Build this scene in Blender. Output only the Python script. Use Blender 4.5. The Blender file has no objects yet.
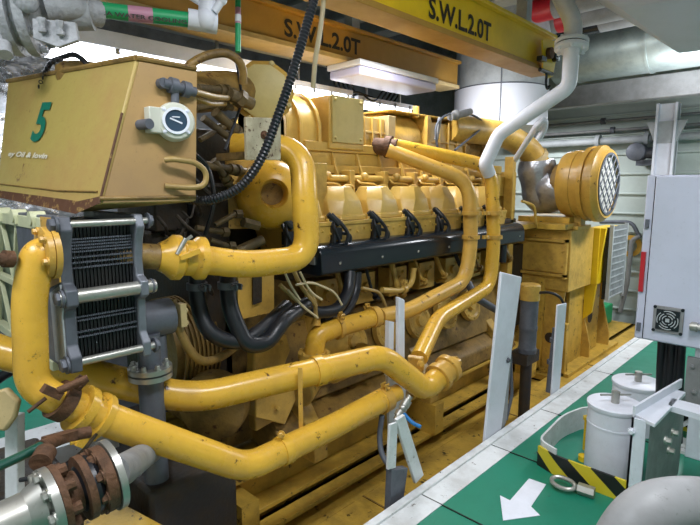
import bpy, bmesh, math, random
from mathutils import Vector, Matrix
random.seed(5)
C = bpy.context.scene.collection
SC = bpy.context.scene

# ------------------------------------------------------------------ camera
F = 515.0; YAW = math.radians(44); PIT = math.radians(8.4)
EYE = Vector((0, 0, 1.6))
cd = bpy.data.cameras.new('camera'); cd.sensor_width = 36; cd.lens = 36*F/700; cd.clip_start = 0.05
cam = bpy.data.objects.new('camera', cd); C.objects.link(cam)
cam.location = EYE; cam.rotation_euler = (math.pi/2-PIT, 0, YAW)
SC.camera = cam
FW = Vector((-math.sin(YAW)*math.cos(PIT), math.cos(YAW)*math.cos(PIT), -math.sin(PIT)))
RT = Vector((math.cos(YAW), math.sin(YAW), 0)); UP = RT.cross(FW)

# ------------------------------------------------------------------ light
SC.view_settings.view_transform = 'Standard'; SC.view_settings.look = 'None'
SC.view_settings.gamma = 1; SC.view_settings.use_curve_mapping = False
SC.view_settings.exposure = 0.27
w = bpy.data.worlds.new('world'); SC.world = w; w.use_nodes = True
w.node_tree.nodes['Background'].inputs[0].default_value = (0.75, 0.82, 1, 1)
w.node_tree.nodes['Background'].inputs[1].default_value = 0.32
def area(name, loc, size, sizey, power, col=(.93, .95, 1), rot=(0, 0, 0)):
    l = bpy.data.lights.new(name, 'AREA'); l.shape = 'RECTANGLE'; l.size = size; l.size_y = sizey
    l.energy = power; l.color = col
    o = bpy.data.objects.new(name, l); C.objects.link(o); o.location = loc; o.rotation_euler = rot
    return o
area('ceiling_or_fill_light', (-0.2, 1.2, 3.5), .3, 1.3, 90)
area('ceiling_or_fill_light', (-0.7, 3.6, 3.5), .3, 1.3, 85)
area('ceiling_or_fill_light', (-0.9, 6.4, 2.6), .3, 1.3, 75)
area('ceiling_or_fill_light', (-1.7, -0.6, 3.1), 1.3, .3, 50)
area('ceiling_or_fill_light', (-2.85, 3.3, 2.72), .14, 1.2, 34)
area('ceiling_or_fill_light', (-3.85, 2.0, 2.42), .2, 1.6, 45, (.85, .92, 1))
area('ceiling_or_fill_light', (-2.75, 4.9, 2.5), 1.0,   .15, 9, rot=(math.radians(75), 0, math.radians(15)))  # added fill lamp, only there to brighten the exhaust drum
area('ceiling_or_fill_light', (-1.0, 7.2, 2.5), 1.8, .3, 38, rot=(math.pi, 0, 0))  # added upward fill lamp that brightens the duct from below
area('ceiling_or_fill_light', (-3.6, 7.9, 2.6), 1.3, .3, 45)

# ------------------------------------------------------------------ helpers
def at(px, py, **k):
    """world point where a sight line meets a real plane of the engine room (x=, y=, z=) or lies at distance d"""
    d = FW + RT*((px-350)/F) + UP*((262.5-py)/F)
    (n, v), = k.items()
    if n == 'd': return EYE + d*v
    i = 'xyz'.index(n); return EYE + d*((v-EYE[i])/d[i])
def V(*a): return Vector(a)
X, Y, Z = V(1,0,0), V(0,1,0), V(0,0,1)

def lin(h):
    h = h.lstrip('#'); r = []
    for i in (0, 2, 4):
        c = int(h[i:i+2], 16)/255; r.append(c/12.92 if c <= .04045 else ((c+.055)/1.055)**2.4)
    return (*r, 1)
MATS = {}
def mat(name, col, rough=.5, metal=0, dirt=None, amt=.35, scale=6, bump=.0, rust=0, rustcol='#4a2a14', emit=0, bscale=40):
    m = bpy.data.materials.new(name); m.use_nodes = True; nt = m.node_tree; N = nt.nodes; L = nt.links
    b = N['Principled BSDF']; b.inputs['Roughness'].default_value = rough; b.inputs['Metallic'].default_value = metal
    base = lin(col); b.inputs['Base Color'].default_value = base
    if emit:
        b.inputs['Emission Color'].default_value = base; b.inputs['Emission Strength'].default_value = emit
    tc = N.new('ShaderNodeTexCoord')
    out = None
    if dirt:
        n = N.new('ShaderNodeTexNoise'); n.inputs['Scale'].default_value = scale; n.inputs['Detail'].default_value = 8; n.inputs['Roughness'].default_value = .65
        L.new(tc.outputs['Object'], n.inputs['Vector'])
        r = N.new('ShaderNodeValToRGB'); r.color_ramp.elements[0].position = .42; r.color_ramp.elements[1].position = .68
        L.new(n.outputs['Fac'], r.inputs[0])
        mu = N.new('ShaderNodeMath'); mu.operation = 'MULTIPLY'; mu.inputs[1].default_value = amt; L.new(r.outputs[0], mu.inputs[0])
        mx = N.new('ShaderNodeMix'); mx.data_type = 'RGBA'; mx.inputs[6].default_value = base; mx.inputs[7].default_value = lin(dirt)
        L.new(mu.outputs[0], mx.inputs[0]); out = mx.outputs[2]
        mr = N.new('ShaderNodeMath'); mr.operation = 'MULTIPLY_ADD'; mr.inputs[1].default_value = .25; mr.inputs[2].default_value = rough
        L.new(mu.outputs[0], mr.inputs[0]); L.new(mr.outputs[0], b.inputs['Roughness'])
    if rust:
        n = N.new('ShaderNodeTexNoise'); n.inputs['Scale'].default_value = scale*2.7; n.inputs['Detail'].default_value = 10; n.inputs['Roughness'].default_value = .7
        L.new(tc.outputs['Object'], n.inputs['Vector'])
        r = N.new('ShaderNodeValToRGB'); p = .66-rust*.30
        r.color_ramp.elements[0].position = p; r.color_ramp.elements[1].position = p+.05
        L.new(n.outputs['Fac'], r.inputs[0])
        mx = N.new('ShaderNodeMix'); mx.data_type = 'RGBA'; mx.inputs[7].default_value = lin(rustcol)
        if out: L.new(out, mx.inputs[6])
        else: mx.inputs[6].default_value = base
        L.new(r.outputs[0], mx.inputs[0]); out = mx.outputs[2]
    if dirt and out:
        n = N.new('ShaderNodeTexNoise'); n.inputs['Scale'].default_value = 55; n.inputs['Detail'].default_value = 5; n.inputs['Roughness'].default_value = .8
        L.new(tc.outputs['Object'], n.inputs['Vector'])
        r = N.new('ShaderNodeValToRGB'); r.color_ramp.elements[0].position = .60; r.color_ramp.elements[1].position = .70
        L.new(n.outputs['Fac'], r.inputs[0])
        mu = N.new('ShaderNodeMath'); mu.operation = 'MULTIPLY'; mu.inputs[1].default_value = amt*.9; L.new(r.outputs[0], mu.inputs[0])
        mx = N.new('ShaderNodeMix'); mx.data_type = 'RGBA'; L.new(out, mx.inputs[6]); d_ = lin(dirt); mx.inputs[7].default_value = (d_[0]*.5, d_[1]*.5, d_[2]*.5, 1)
        L.new(mu.outputs[0], mx.inputs[0]); out = mx.outputs[2]
    if out: L.new(out, b.inputs['Base Color'])
    if bump:
        n = N.new('ShaderNodeTexNoise'); n.inputs['Scale'].default_value = bscale; n.inputs['Detail'].default_value = 4
        L.new(tc.outputs['Object'], n.inputs['Vector'])
        bp = N.new('ShaderNodeBump'); bp.inputs['Strength'].default_value = bump; bp.inputs['Distance'].default_value = .02
        L.new(n.outputs['Fac'], bp.inputs['Height']); L.new(bp.outputs[0], b.inputs['Normal'])
    MATS[name] = m; return m
M_pipe = mat('pipe_yellow', '#deae3c', .24, dirt='#b98a38', amt=.45, scale=5, rust=.16, bump=.05, bscale=30)
M_pipe2 = mat('pipe_yellow_dull', '#cfa248', .3, dirt='#93702f', amt=.4, scale=6, rust=.15, bump=.08, bscale=30)
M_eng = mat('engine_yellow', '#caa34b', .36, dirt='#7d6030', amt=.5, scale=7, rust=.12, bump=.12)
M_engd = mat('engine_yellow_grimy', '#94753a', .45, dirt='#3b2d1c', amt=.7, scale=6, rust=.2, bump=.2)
M_dark = mat('engine_grime_and_shade', '#2d2823', .55, dirt='#4b3920', amt=.6, scale=9, bump=.25)  # grime, with shade and haze also put into the dark tone
M_cover = mat('rocker_yellow', '#cfab57', .34, dirt='#a37a38', amt=.35, scale=9, bump=.05)
M_tank = mat('tank_yellow', '#b3a058', .4, dirt='#ab8552', amt=.7, scale=2.0, rust=.08, bump=.05, rustcol='#6b4320')
M_base = mat('base_yellow', '#cba545', .36, dirt='#76602f', amt=.6, scale=4, rust=.22, bump=.12, rustcol='#33230f')
M_beamy = mat('beam_yellow', '#e2bb12', .4, dirt='#b8951a', amt=.4, scale=3)
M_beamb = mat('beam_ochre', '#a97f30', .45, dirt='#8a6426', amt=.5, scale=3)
M_cream = mat('cream_flange', '#c3ad7c', .5, dirt='#8c784e', amt=.5, scale=4)
M_white = mat('white_paint', '#dde0ea', .45, dirt='#a5a6a8', amt=.25, scale=5)
M_whited = mat('white_paint_worn', '#d6d9da', .5, dirt='#807a70', amt=.35, scale=7, rust=.12, rustcol='#4a3a2c')
M_green = mat('green_floor_paint', '#117a60', .42, dirt='#0c6a50', amt=.5, scale=2.5, rust=.03, rustcol='#20382e')
M_grey = mat('grey_paint', '#8a8b8c', .5, dirt='#5f5e5c', amt=.5, scale=6)
M_ltgrey = mat('light_grey_paint', '#abb0b2', .5, dirt='#767a7c', amt=.5, scale=5, bump=.1)
M_wall = mat('wall_panel_green_grey', '#c3cec8', .5, dirt='#98a5a2', amt=.35, scale=2)
M_black = mat('black_enamel', '#131b22', .2, dirt='#1f2224', amt=.2, scale=8)
M_rub = mat('black_rubber', '#14171d', .36, dirt='#272729', amt=.5, scale=9)
M_plates = mat('exchanger_plates', '#232527', .42, .5, dirt='#3f3c38', amt=.5, scale=14)
M_steel = mat('bare_steel', '#b4b4ae', .33, .75, dirt='#8a8270', amt=.4, scale=10)
M_fgrey = mat('frame_grey', '#62666f', .5, .2, dirt='#3a3c40', amt=.5, scale=8)
M_rust = mat('rusty_iron', '#63432b', .7, .1, dirt='#33271d', amt=.7, scale=14, bump=.4)
M_foil = mat('silver_foil', '#c4c8ce', .25, .9, dirt='#7b8087', amt=.35, scale=6, bump=1.0, bscale=7)
M_foild = mat('grey_lagging', '#7d8388', .4, .6, dirt='#43474b', amt=.5, scale=4, bump=1.0, bscale=7)
M_galv = mat('galvanised_duct', '#a9b6b4', .38, .55, dirt='#6d797c', amt=.5, scale=5)
M_drum = mat('drum_white', '#dcdfe9', .4)
M_lamp = mat('lamp_tube', '#f4f7ff', .4, emit=7)
M_lampd = mat('lamp_diffuser', '#b9b9d8', .35)
M_ceil = mat('ceiling_dark', '#4a4c4d', .7, dirt='#26282a', amt=.6, scale=3)
M_ink = mat('stencil_black', '#221c12', .6)
M_ing = mat('stencil_green', '#14705a', .5)
M_inw = mat('chalk_white', '#dcd8c8', .6)
M_red = mat('red_paint', '#b3202a', .4)
M_blue = mat('blue_lever', '#1d6fae', .4)
M_glass = mat('gauge_glass', '#2e4356', .12)
M_trench = mat('pit_dark', '#15120e', .7, dirt='#2c2418', amt=.6, scale=5)
M_lat = mat('lattice_green_cream', '#cdcfab', .45, dirt='#8f9878', amt=.4, scale=6)
M_latp = mat('panel_green_grey', '#6a7866', .5, dirt='#58634f', amt=.4, scale=5)
M_tape_g = mat('band_green', '#1f9a60', .45)
M_tape_p = mat('band_pink', '#b9849a', .5)
M_tape_w = mat('band_white', '#d4d8dc', .5)
M_cab = mat('cabinet_white', '#c4c8da', .42, dirt='#aab0bd', amt=.3, scale=2)
M_hose = mat('cream_cable', '#b9aa86', .5)
M_copper = mat('tan_tube', '#a58a52', .4, dirt='#6b5428', amt=.5, scale=10)
def hazard():
    m = bpy.data.materials.new('hazard_stripes'); m.use_nodes = True; N = m.node_tree.nodes; L = m.node_tree.links
    b = N['Principled BSDF']; b.inputs['Roughness'].default_value = .45
    tc = N.new('ShaderNodeTexCoord'); s = N.new('ShaderNodeSeparateXYZ'); L.new(tc.outputs['Object'], s.inputs[0])
    a = N.new('ShaderNodeMath'); a.operation = 'MULTIPLY_ADD'; a.inputs[1].default_value = 1.0
    L.new(s.outputs[0], a.inputs[0])
    z = N.new('ShaderNodeMath'); z.operation = 'MULTIPLY'; z.inputs[1].default_value = 1.3; L.new(s.outputs[2], z.inputs[0]); L.new(z.outputs[0], a.inputs[2])
    f = N.new('ShaderNodeMath'); f.operation = 'MULTIPLY'; f.inputs[1].default_value = 4.2; L.new(a.outputs[0], f.inputs[0])
    g = N.new('ShaderNodeMath'); g.operation = 'FRACT'; L.new(f.outputs[0], g.inputs[0])
    h = N.new('ShaderNodeMath'); h.operation = 'GREATER_THAN'; h.inputs[1].default_value = .5; L.new(g.outputs[0], h.inputs[0])
    mx = N.new('ShaderNodeMix'); mx.data_type = 'RGBA'; mx.inputs[6].default_value = lin('#1b1a18'); mx.inputs[7].default_value = lin('#d3bd2c')
    L.new(h.outputs[0], mx.inputs[0]); L.new(mx.outputs[2], b.inputs['Base Color']); return m
M_haz = hazard()

def basis(d, up=None):
    d = d.normalized(); up = up or (Z if abs(d.z) < .9 else X)
    s = d.cross(up).normalized(); u = s.cross(d); return s, u, d

class MB:
    def __init__(s): s.v = []; s.f = []
    def add(s, vs, fs):
        n = len(s.v); s.v += [Vector(v) for v in vs]; s.f += [tuple(i+n for i in f) for f in fs]; return s
    def box(s, lo, hi):
        x0, x1 = sorted((lo[0], hi[0])); y0, y1 = sorted((lo[1], hi[1])); z0, z1 = sorted((lo[2], hi[2]))
        return s.hexa([(x0,y0,z0),(x1,y0,z0),(x1,y1,z0),(x0,y1,z0)], [(x0,y0,z1),(x1,y0,z1),(x1,y1,z1),(x0,y1,z1)])
    def hexa(s, b, t):
        return s.add(list(b)+list(t), [(3,2,1,0),(4,5,6,7),(0,1,5,4),(1,2,6,5),(2,3,7,6),(3,0,4,7)])
    def obox(s, c, size, d=Y, up=None):
        a, u, d = basis(Vector(d), up); c = Vector(c); hx, hy, hz = [q/2 for q in size]   # across, along d, up
        P = lambda i, j, k: c + a*(i*hx) + d*(j*hy) + u*(k*hz)
        return s.hexa([P(-1,-1,-1),P(1,-1,-1),P(1,1,-1),P(-1,1,-1)], [P(-1,-1,1),P(1,-1,1),P(1,1,1),P(-1,1,1)])
    def prism(s, pts, vec):
        n = len(pts); pts = [Vector(p) for p in pts]; vec = Vector(vec)
        return s.add(pts+[p+vec for p in pts], [tuple(range(n))[::-1], tuple(range(n, 2*n))]+[(i,(i+1)%n,n+(i+1)%n,n+i) for i in range(n)])
    def rings(s, R, cap=True, closed=False):
        n = len(R[0]); k = len(R); b = len(s.v)
        s.v += [Vector(p) for r in R for p in r]
        for j in range(k if closed else k-1):
            j2 = (j+1) % k
            for i in range(n):
                s.f.append((b+j*n+i, b+j*n+(i+1)%n, b+j2*n+(i+1)%n, b+j2*n+i))
        if cap and not closed:
            s.f.append(tuple(b+i for i in range(n))[::-1]); s.f.append(tuple(b+(k-1)*n+i for i in range(n)))
        return s
    def lathe(s, o, d, prof, seg=28, cap=True, closed=False, sy=1):
        o = Vector(o); a, u, d = basis(Vector(d))
        return s.rings([[o+d*t+(a*math.cos(q)+u*math.sin(q)*sy)*max(r, 1e-4) for q in [2*math.pi*i/seg for i in range(seg)]] for t, r in prof], cap, closed)
    def cyl(s, p, q, r, r2=None, seg=24):
        p = Vector(p); q = Vector(q); return s.lathe(p, q-p, [(0, r), ((q-p).length, r if r2 is None else r2)], seg)
    def ring(s, c, d, r, w, t=.008, seg=28):
        return s.lathe(Vector(c)-Vector(d).normalized()*w/2, d, [(0, r-.004), (0, r+t), (w, r+t), (w, r-.004)], seg, False, True)
    def tube(s, pts, r, fil=.1, seg=18, cap=True, rib=None):
        pts = fillet([Vector(p) for p in pts], fil)
        if rib: pts = resample(pts, rib)
        t0 = (pts[1]-pts[0]).normalized(); a, u, _ = basis(t0); R = []
        for i, p in enumerate(pts):
            t = ((pts[i+1]-p) if i < len(pts)-1 else (p-pts[i-1])).normalized()
            if 0 < i < len(pts)-1: t = ((pts[i+1]-p).normalized()+(p-pts[i-1]).normalized()).normalized()
            a = (a-t*a.dot(t)).normalized(); u = t.cross(a)
            rr = r(i/(len(pts)-1)) if callable(r) else (r if not rib else r*(1 if i % 2 else .8))
            R.append([p+(a*math.cos(q)+u*math.sin(q))*rr for q in [2*math.pi*k/seg for k in range(seg)]])
        return s.rings(R, cap)
    def ball(s, c, r, seg=20, sc=(1,1,1)):
        c = Vector(c); R = []
        for j in range(seg//2+1):
            t = math.pi*j/(seg//2); R.append([c+V(math.cos(2*math.pi*i/seg)*math.sin(t)*r*sc[0], math.sin(2*math.pi*i/seg)*math.sin(t)*r*sc[1], -math.cos(t)*r*sc[2]) for i in range(seg)])
        return s.rings(R, False)
    def hexbolt(s, p, d, r=.012, h=.01):
        d = Vector(d).normalized(); p = Vector(p)
        s.cyl(p-d*.002, p+d*h*.25, r*1.35, seg=12); return s.lathe(p, d, [(0, r), (h*.85, r), (h, r*.8)], 6)
    def bolts(s, c, d, R, n, r=.012, h=.012, ph=0):
        a, u, d = basis(Vector(d)); c = Vector(c)
        for i in range(n):
            q = ph+2*math.pi*i/n; s.hexbolt(c+(a*math.cos(q)+u*math.sin(q))*R, d, r, h)
        return s
    def clusters(s):
        n = len(s.v); pa = list(range(n))
        def fd(i):
            while pa[i] != i: pa[i] = pa[pa[i]]; i = pa[i]
            return i
        for f in s.f:
            for j in f[1:]: pa[fd(j)] = fd(f[0])
        G = {}
        for i in range(n): G.setdefault(fd(i), []).append(i)
        bx = []
        for ids in G.values():
            c = [s.v[i] for i in ids]; bx.append([set(ids), [min(v[k] for v in c)-.002 for k in range(3)], [max(v[k] for v in c)+.002 for k in range(3)]])
        ch = True
        while ch:
            ch = False; out = []
            for b in bx:
                for o in out:
                    if all(b[1][k] <= o[2][k] and o[1][k] <= b[2][k] for k in range(3)):
                        o[0] |= b[0]; o[1] = [min(o[1][k], b[1][k]) for k in range(3)]; o[2] = [max(o[2][k], b[2][k]) for k in range(3)]; ch = True; break
                else: out.append(b)
            bx = out
        res = []
        for ids, _, _ in bx:
            mp = {}; m = MB()
            for i in sorted(ids): mp[i] = len(m.v); m.v.append(s.v[i])
            m.f = [tuple(mp[i] for i in f) for f in s.f if f[0] in ids]; res.append(m)
        return res
    def build(s, name, m, parent=None, bevel=0, smooth=35, origin=None, kind=None, label=None, whole=False):
        if parent and kind != 'structure' and not whole and len(s.v) < 6000:
            cl = s.clusters()
            if 1 < len(cl) <= 60:
                for c in cl: o = c.build(name, m, parent, bevel, smooth, origin, kind, label, True)
                return o
        if origin is None:
            if parent: origin = parent['_w']
            else:
                xs = [v.x for v in s.v]; ys = [v.y for v in s.v]; zs = [v.z for v in s.v]
                origin = ((min(xs)+max(xs))/2, (min(ys)+max(ys))/2, min(zs))
        o0 = Vector(origin)
        me = bpy.data.meshes.new(name); me.from_pydata([v-o0 for v in s.v], [], s.f)
        bm = bmesh.new(); bm.from_mesh(me); bmesh.ops.recalc_face_normals(bm, faces=bm.faces); bm.to_mesh(me); bm.free()
        me.materials.append(m)
        for p in me.polygons: p.use_smooth = True
        me.set_sharp_from_angle(angle=math.radians(smooth))
        o = bpy.data.objects.new(name, me); C.objects.link(o)
        if parent:
            o.parent = parent; o['_w'] = tuple(parent['_w'])
        else: o.location = o0; o['_w'] = tuple(o0)
        if bevel:
            b = o.modifiers.new('bevel', 'BEVEL'); b.width = bevel; b.segments = 2; b.limit_method = 'ANGLE'; b.angle_limit = math.radians(40)
        if kind: o['kind'] = kind
        if label: o['label'] = label
        return o
def fillet(P, f, n=9):
    if len(P) < 3 or not f: return P
    out = [P[0]]
    for i in range(1, len(P)-1):
        a, b, c = P[i-1], P[i], P[i+1]; ff = f[i-1] if isinstance(f, (list, tuple)) else f
        la, lc = (a-b).length, (c-b).length; q = min(ff, la*.5, lc*.5)
        p0 = b+(a-b)*(q/la); p2 = b+(c-b)*(q/lc)
        for k in range(n+1):
            t = k/n; out.append(p0*(1-t)**2+b*(.12*2*t*(1-t)+2*t*(1-t)*.88)+p2*t*t)
    out.append(P[-1]); 
    res = [out[0]]
    for p in out[1:]:
        if (p-res[-1]).length > 1e-4: res.append(p)
    return res
def resample(P, step):
    L = [0]
    for i in range(1, len(P)): L.append(L[-1]+(P[i]-P[i-1]).length)
    n = max(2, int(L[-1]/step)); out = []; j = 0
    for k in range(n+1):
        t = L[-1]*k/n
        while j < len(P)-2 and L[j+1] < t: j += 1
        q = (t-L[j])/max(1e-9, L[j+1]-L[j]); out.append(P[j].lerp(P[j+1], min(1, q)))
    return out
def tag(o, label, cat, group=None, kind=None):
    if label: o['label'] = label
    if cat: o['category'] = cat
    if group: o['group'] = group
    if kind: o['kind'] = kind
    return o
def thing(name, label, cat, loc, group=None):
    o = bpy.data.objects.new(name, None); C.objects.link(o); o.location = loc; o['_w'] = tuple(loc)
    o.empty_display_size = .1
    return tag(o, label, cat, group)
def struct(mb, name, m, parent=None, **k): return mb.build(name, m, parent, kind='structure', **k)
def text(s, m, parent, p0, p1, up, h=None, name='lettering', ext=.001, shear=0, label=None):
    """lettering from p0 to p1 (baseline), h high, facing p0->p1 x up"""
    cu = bpy.data.curves.new('t', 'FONT'); cu.body = s; cu.extrude = 0; cu.offset = .028; cu.shear = shear; cu.resolution_u = 3
    t = bpy.data.objects.new('t', cu); C.objects.link(t); bpy.context.view_layer.update()
    me = bpy.data.meshes.new_from_object(t.evaluated_get(bpy.context.evaluated_depsgraph_get()))
    C.objects.unlink(t); bpy.data.objects.remove(t)
    xs = [v.co.x for v in me.vertices]; ys = [v.co.y for v in me.vertices]
    p0, p1, up = Vector(p0), Vector(p1), Vector(up).normalized(); d = p1-p0; L = d.length; d.normalize(); n = d.cross(up)
    sx = L/(max(xs)-min(xs)); sy = (h or L)/(max(ys)-min(ys)) if h else sx
    mb = MB(); vs = []
    for v in me.vertices: vs.append(p0+d*(v.co.x-min(xs))*sx+up*(v.co.y-min(ys))*sy+n*.002)
    mb.add(vs, [tuple(p.vertices) for p in me.polygons]); bpy.data.meshes.remove(me)
    return mb.build(name, m, parent, label=label, whole=True)
def clamp(mb, c, d, r, w=.035, ang=0, lug=True):
    """band clamp with a bolted lug"""
    mb.ring(c, d, r, w, .011); a, u, dd = basis(Vector(d)); q = a*math.cos(ang)+u*math.sin(ang)
    if lug:
        k = Vector(c)+q*(r+.028); t = q.cross(dd)
        mb.obox(k+t*.013, (.01, .03, .045), dd, q); mb.obox(k-t*.013, (.01, .03, .045), dd, q)
        mb.cyl(k-t*.035, k+t*.035, .006, seg=8); mb.hexbolt(k+t*.02, t, .011, .012)
    return mb
def pipe(name, label, cat, pts, r, m, fil=.1, clamps=(), cap_end=None, group=None, seg=22, cm=None):
    pts = [Vector(p) for p in pts]
    root = thing(name, label, cat, pts[0], group)
    MB().tube(pts, r, fil, seg).build('tube', m, root)
    for c, d, ang in clamps:
        b = MB(); clamp(b, c, d, r, ang=ang); b.build('clamp', cm or m, root)
    return root

# ================================================================== SETTING
fl = MB(); fl.box((-6, -2, -1.0), (-1.75, 9.2, -.9)); floor0 = struct(fl, 'floor', M_trench)
# raised walkway round the engine
wk = MB(); wk.box((-1.46, -1.5, -.06), (1.6, 9.0, 0)); walkway = struct(wk, 'floor_walkway', M_green)
b = MB(); b.box((-1.46, -1.5, -.12), (-1.335, 9.0, .004)); struct(b, 'border_stripe', M_whited, walkway)
b = MB(); b.box((-1.505, -1.5, -.14), (-1.46, 9.0, .018)); struct(b, 'kerb', M_whited, walkway, bevel=.004)
b = MB()
for yy in (2.05, 2.78, 3.5, 4.6, 6.0): b.box((-1.46, yy, -.02), (1.6, yy+.006, .0052))
struct(b, 'plate_seam', M_trench, walkway)
ar = [(529,479),(546,485),(531,507),(540,516),(503,521),(500,496),(510,501)]
b = MB(); b.prism([at(x, y, z=.0)+Z*.001 for x, y in ar], Z*.003); struct(b, 'arrow_marking', M_white, walkway)
b = MB(); b.prism([at(x, y, z=.0)+Z*.001 for x, y in [(495,437),(507,443),(530,426),(520,420)]], Z*.0015)
wk2 = MB(); wk2.box((-5.6, -1.2, -.06), (-3.75, 1.2, 0)); wf = struct(wk2, 'floor_front_walkway', M_green)
b = MB(); b.box((-3.75, -1.2, -.12), (-3.35, 1.25, .01)); struct(b, 'border_stripe', M_whited, wf)
# walls
WY = 9.0
wa = MB()
wa.box((-6, WY, -1), (2, WY+.1, 4.4)); wall_back = struct(wa, 'wall_back', M_wall)
b = MB()
for i in range(13):
    z = -.7+i*.31; b.box((-6, WY-.035, z), (2, WY, z+.035))
struct(b, 'panel_rib', M_wall, wall_back, bevel=.01)
b = MB(); b.box((-5.8, -2, -1), (-5.7, WY, 4.4)); wall_left = struct(b, 'wall_left', M_foild)
b = MB(); b.box((-5.72, -1.0, 1.2), (-5.6, 1.9, 3.7)); struct(b, 'foil_lagging', M_foil, wall_left)
b = MB(); b.box((1.6, -2, -1), (1.7, WY, 4.4)); struct(b, 'wall_right', M_wall)
b = MB(); b.box((-6, -2.1, -1), (2, -2, 4.4)); struct(b, 'wall_front', M_wall)
b = MB(); b.box((-6, -2, 4.3), (2, WY+.1, 4.4)); ceiling = struct(b, 'ceiling', M_ceil)
b = MB()
for i, yy in enumerate([.2, 1.3, 2.4, 3.1, 3.75, 4.4, 5.05]):
    b.box((-5.7, yy, 3.46), (1.6, yy+.04, 4.3)); b.box((-5.7, yy-.11, 3.44), (1.6, yy+.15, 3.47))
struct(b, 'ceiling_joist', M_ltgrey, ceiling)

# ================================================================== HOIST BEAMS
def hoist(name, label, m, mf, xf, y0, y1, z0, z1, wid):
    root = thing(name, label, 'beam', (xf-wid/2, y0, z0), 'lifting beams over the engine')
    MB().box((xf-wid+.05, y0, z0+.02), (xf, y1, z1-.02)).build('web', m, root)
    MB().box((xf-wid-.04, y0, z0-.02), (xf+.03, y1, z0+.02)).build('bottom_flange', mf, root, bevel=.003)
    MB().box((xf-wid-.02, y0, z1-.02), (xf+.05, y1, z1+.01)).build('top_flange', m, root, bevel=.003)
    return root
yb = hoist('lifting_beam', 'bright yellow lifting beam lettered in black, nearest above the engine', M_beamy, M_beamb, -2.2, .2, 5.05, 2.68, 3.0, .15)
text('S.W.L.2.0T', M_ink, yb, V(-2.197, at(428,18,x=-2.2).y, at(428,18,x=-2.2).z), V(-2.197, at(490,47,x=-2.2).y, at(428,18,x=-2.2).z), Z, .145)
bb = hoist('lifting_beam', 'brownish ochre lifting beam behind, partly hidden by the black ribbed conduit', M_beamb, M_cream, -3.4, -1.5, 5.3, 2.73, 3.0, .2)
p = at(284,36,x=-3.4); q = at(360,59,x=-3.4)
text('S.W.L.2.0T', M_ink, bb, V(-3.397, p.y, p.z+.0), V(-3.397, q.y, p.z+.0), Z, .14)
for bm_, xx in ((yb, -2.3), (bb, -3.5)):
    s_ = MB()
    for yy in ((.6, 2.6, 4.6) if bm_ is yb else (-.6, 1.6, 3.6)): s_.box((xx-.05, yy, 2.99), (xx+.05, yy+.1, 4.3))
    s_.build('hanger', M_ltgrey, bm_)
# trolley on the near beam
c0 = V(-2.2, 4.86, 2.78)
tr = thing('hoist_trolley', 'yellow chain hoist trolley clamped on the end of the bright yellow beam', 'hoist trolley', c0-Z*.22)
for s_ in (-1, 1):
    MB().prism([c0+V(.06, s_*.02+dy, dz) for dy, dz in [(-.16,.12),(.1,.16),(.16,.02),(.1,-.16),(-.02,-.2),(-.12,-.12)]], X*.015).build('side_plate', M_beamy, tr, bevel=.003)
    break
bb_ = MB(); bb_.lathe(c0+V(.075,-.06,.02), X, [(0,.05),(.04,.05),(.045,.03)]); bb_.build('wheel', M_rust, tr)
bb_ = MB(); bb_.lathe(c0+V(.075,.07,.02), X, [(0,.055),(.04,.055),(.045,.03)]); bb_.build('wheel', M_black, tr)
bb_ = MB(); bb_.obox(c0+V(.08,-.19,-.05), (.05,.1,.04), Y); bb_.cyl(c0+V(.09,-.24,-.15), c0+V(.09,.02,-.15), .018); bb_.tube([c0+V(.09,-.1,-.14), c0+V(.09,-.1,-.26), c0+V(.09,-.06,-.3), c0+V(.09,-.02,-.26)], .012, .03, 8); bb_.build('hook', M_black, tr)
ch = MB()
for i in range(9):
    k = c0+V(.16, .13, .16-.045*i); ch.lathe(k, X if i % 2 else Y, [(-.006,.010),(.006,.010),(.006,.018),(-.006,.018)], 10, False, True)
ch.build('chain', M_engd, tr)

# ================================================================== LIGHT FIXTURES
def fixture(p0, p1, wdt, label, lit=True, h=.05):
    p0, p1 = Vector(p0), Vector(p1); c = (p0+p1)/2; L = (p1-p0).length
    r = thing('light_fixture', label, 'ceiling light', tuple(c), 'fluorescent lights over the engine')
    MB().obox(c+Z*(h*.5+.02), (wdt, L, h), p1-p0).build('housing', M_white, r, bevel=.004)
    st_ = MB()
    for t in (.2,.8): q = p0.lerp(p1,t); st_.box(q+V(-.01,-.01,h), q+V(.01,.01,.30 if lit else h+.04))
    st_.build('stem', M_steel, r)
    if lit:
        MB().obox(c-Z*.015, (wdt*.8, L*.96, .06), p1-p0).build('tube_cover', M_lamp, r, bevel=.015)
        k = MB()
        for i in range(4):
            k.obox(p0.lerp(p1, .08+.28*i)+X*(wdt*.45)+Z*.02, (.012, .03, .07), p1-p0)
        k.build('clip', M_steel, r)
    else:
        MB().obox(c-Z*.02, (wdt*.95, L*.97, .08), p1-p0).build('diffuser', M_lampd, r, bevel=.02)
    return r
zl = at(160,58,x=-3.6).z-.015
fixture((-3.75, .8, zl), (-3.75, 2.75, zl), .36, 'long lit tube light above and behind the numbered tank', h=.10)
fixture((-3.85, 3.12, 2.50), (-3.85, 3.95, 2.50), .16, 'short lit tube light to the right of the black conduit')
fixture((-3.85, 4.05, 2.47), (-3.85, 5.0, 2.47), .12, 'slim lit tube light behind the square engine cover plate')
fixture((-3.42, 3.45, 2.64), (-3.42, 4.65, 2.64), .42, 'unlit pale lavender light under the brownish ochre beam', False)
b = MB(); b.box((-4.0, .3, 2.80), (-3.7, 5.0, 2.88)); tag(b.build('cable_tray', M_ltgrey, bevel=.004), 'pale grey cable tray running above the long lit tube light', 'cable tray')
kb = MB()
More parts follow.
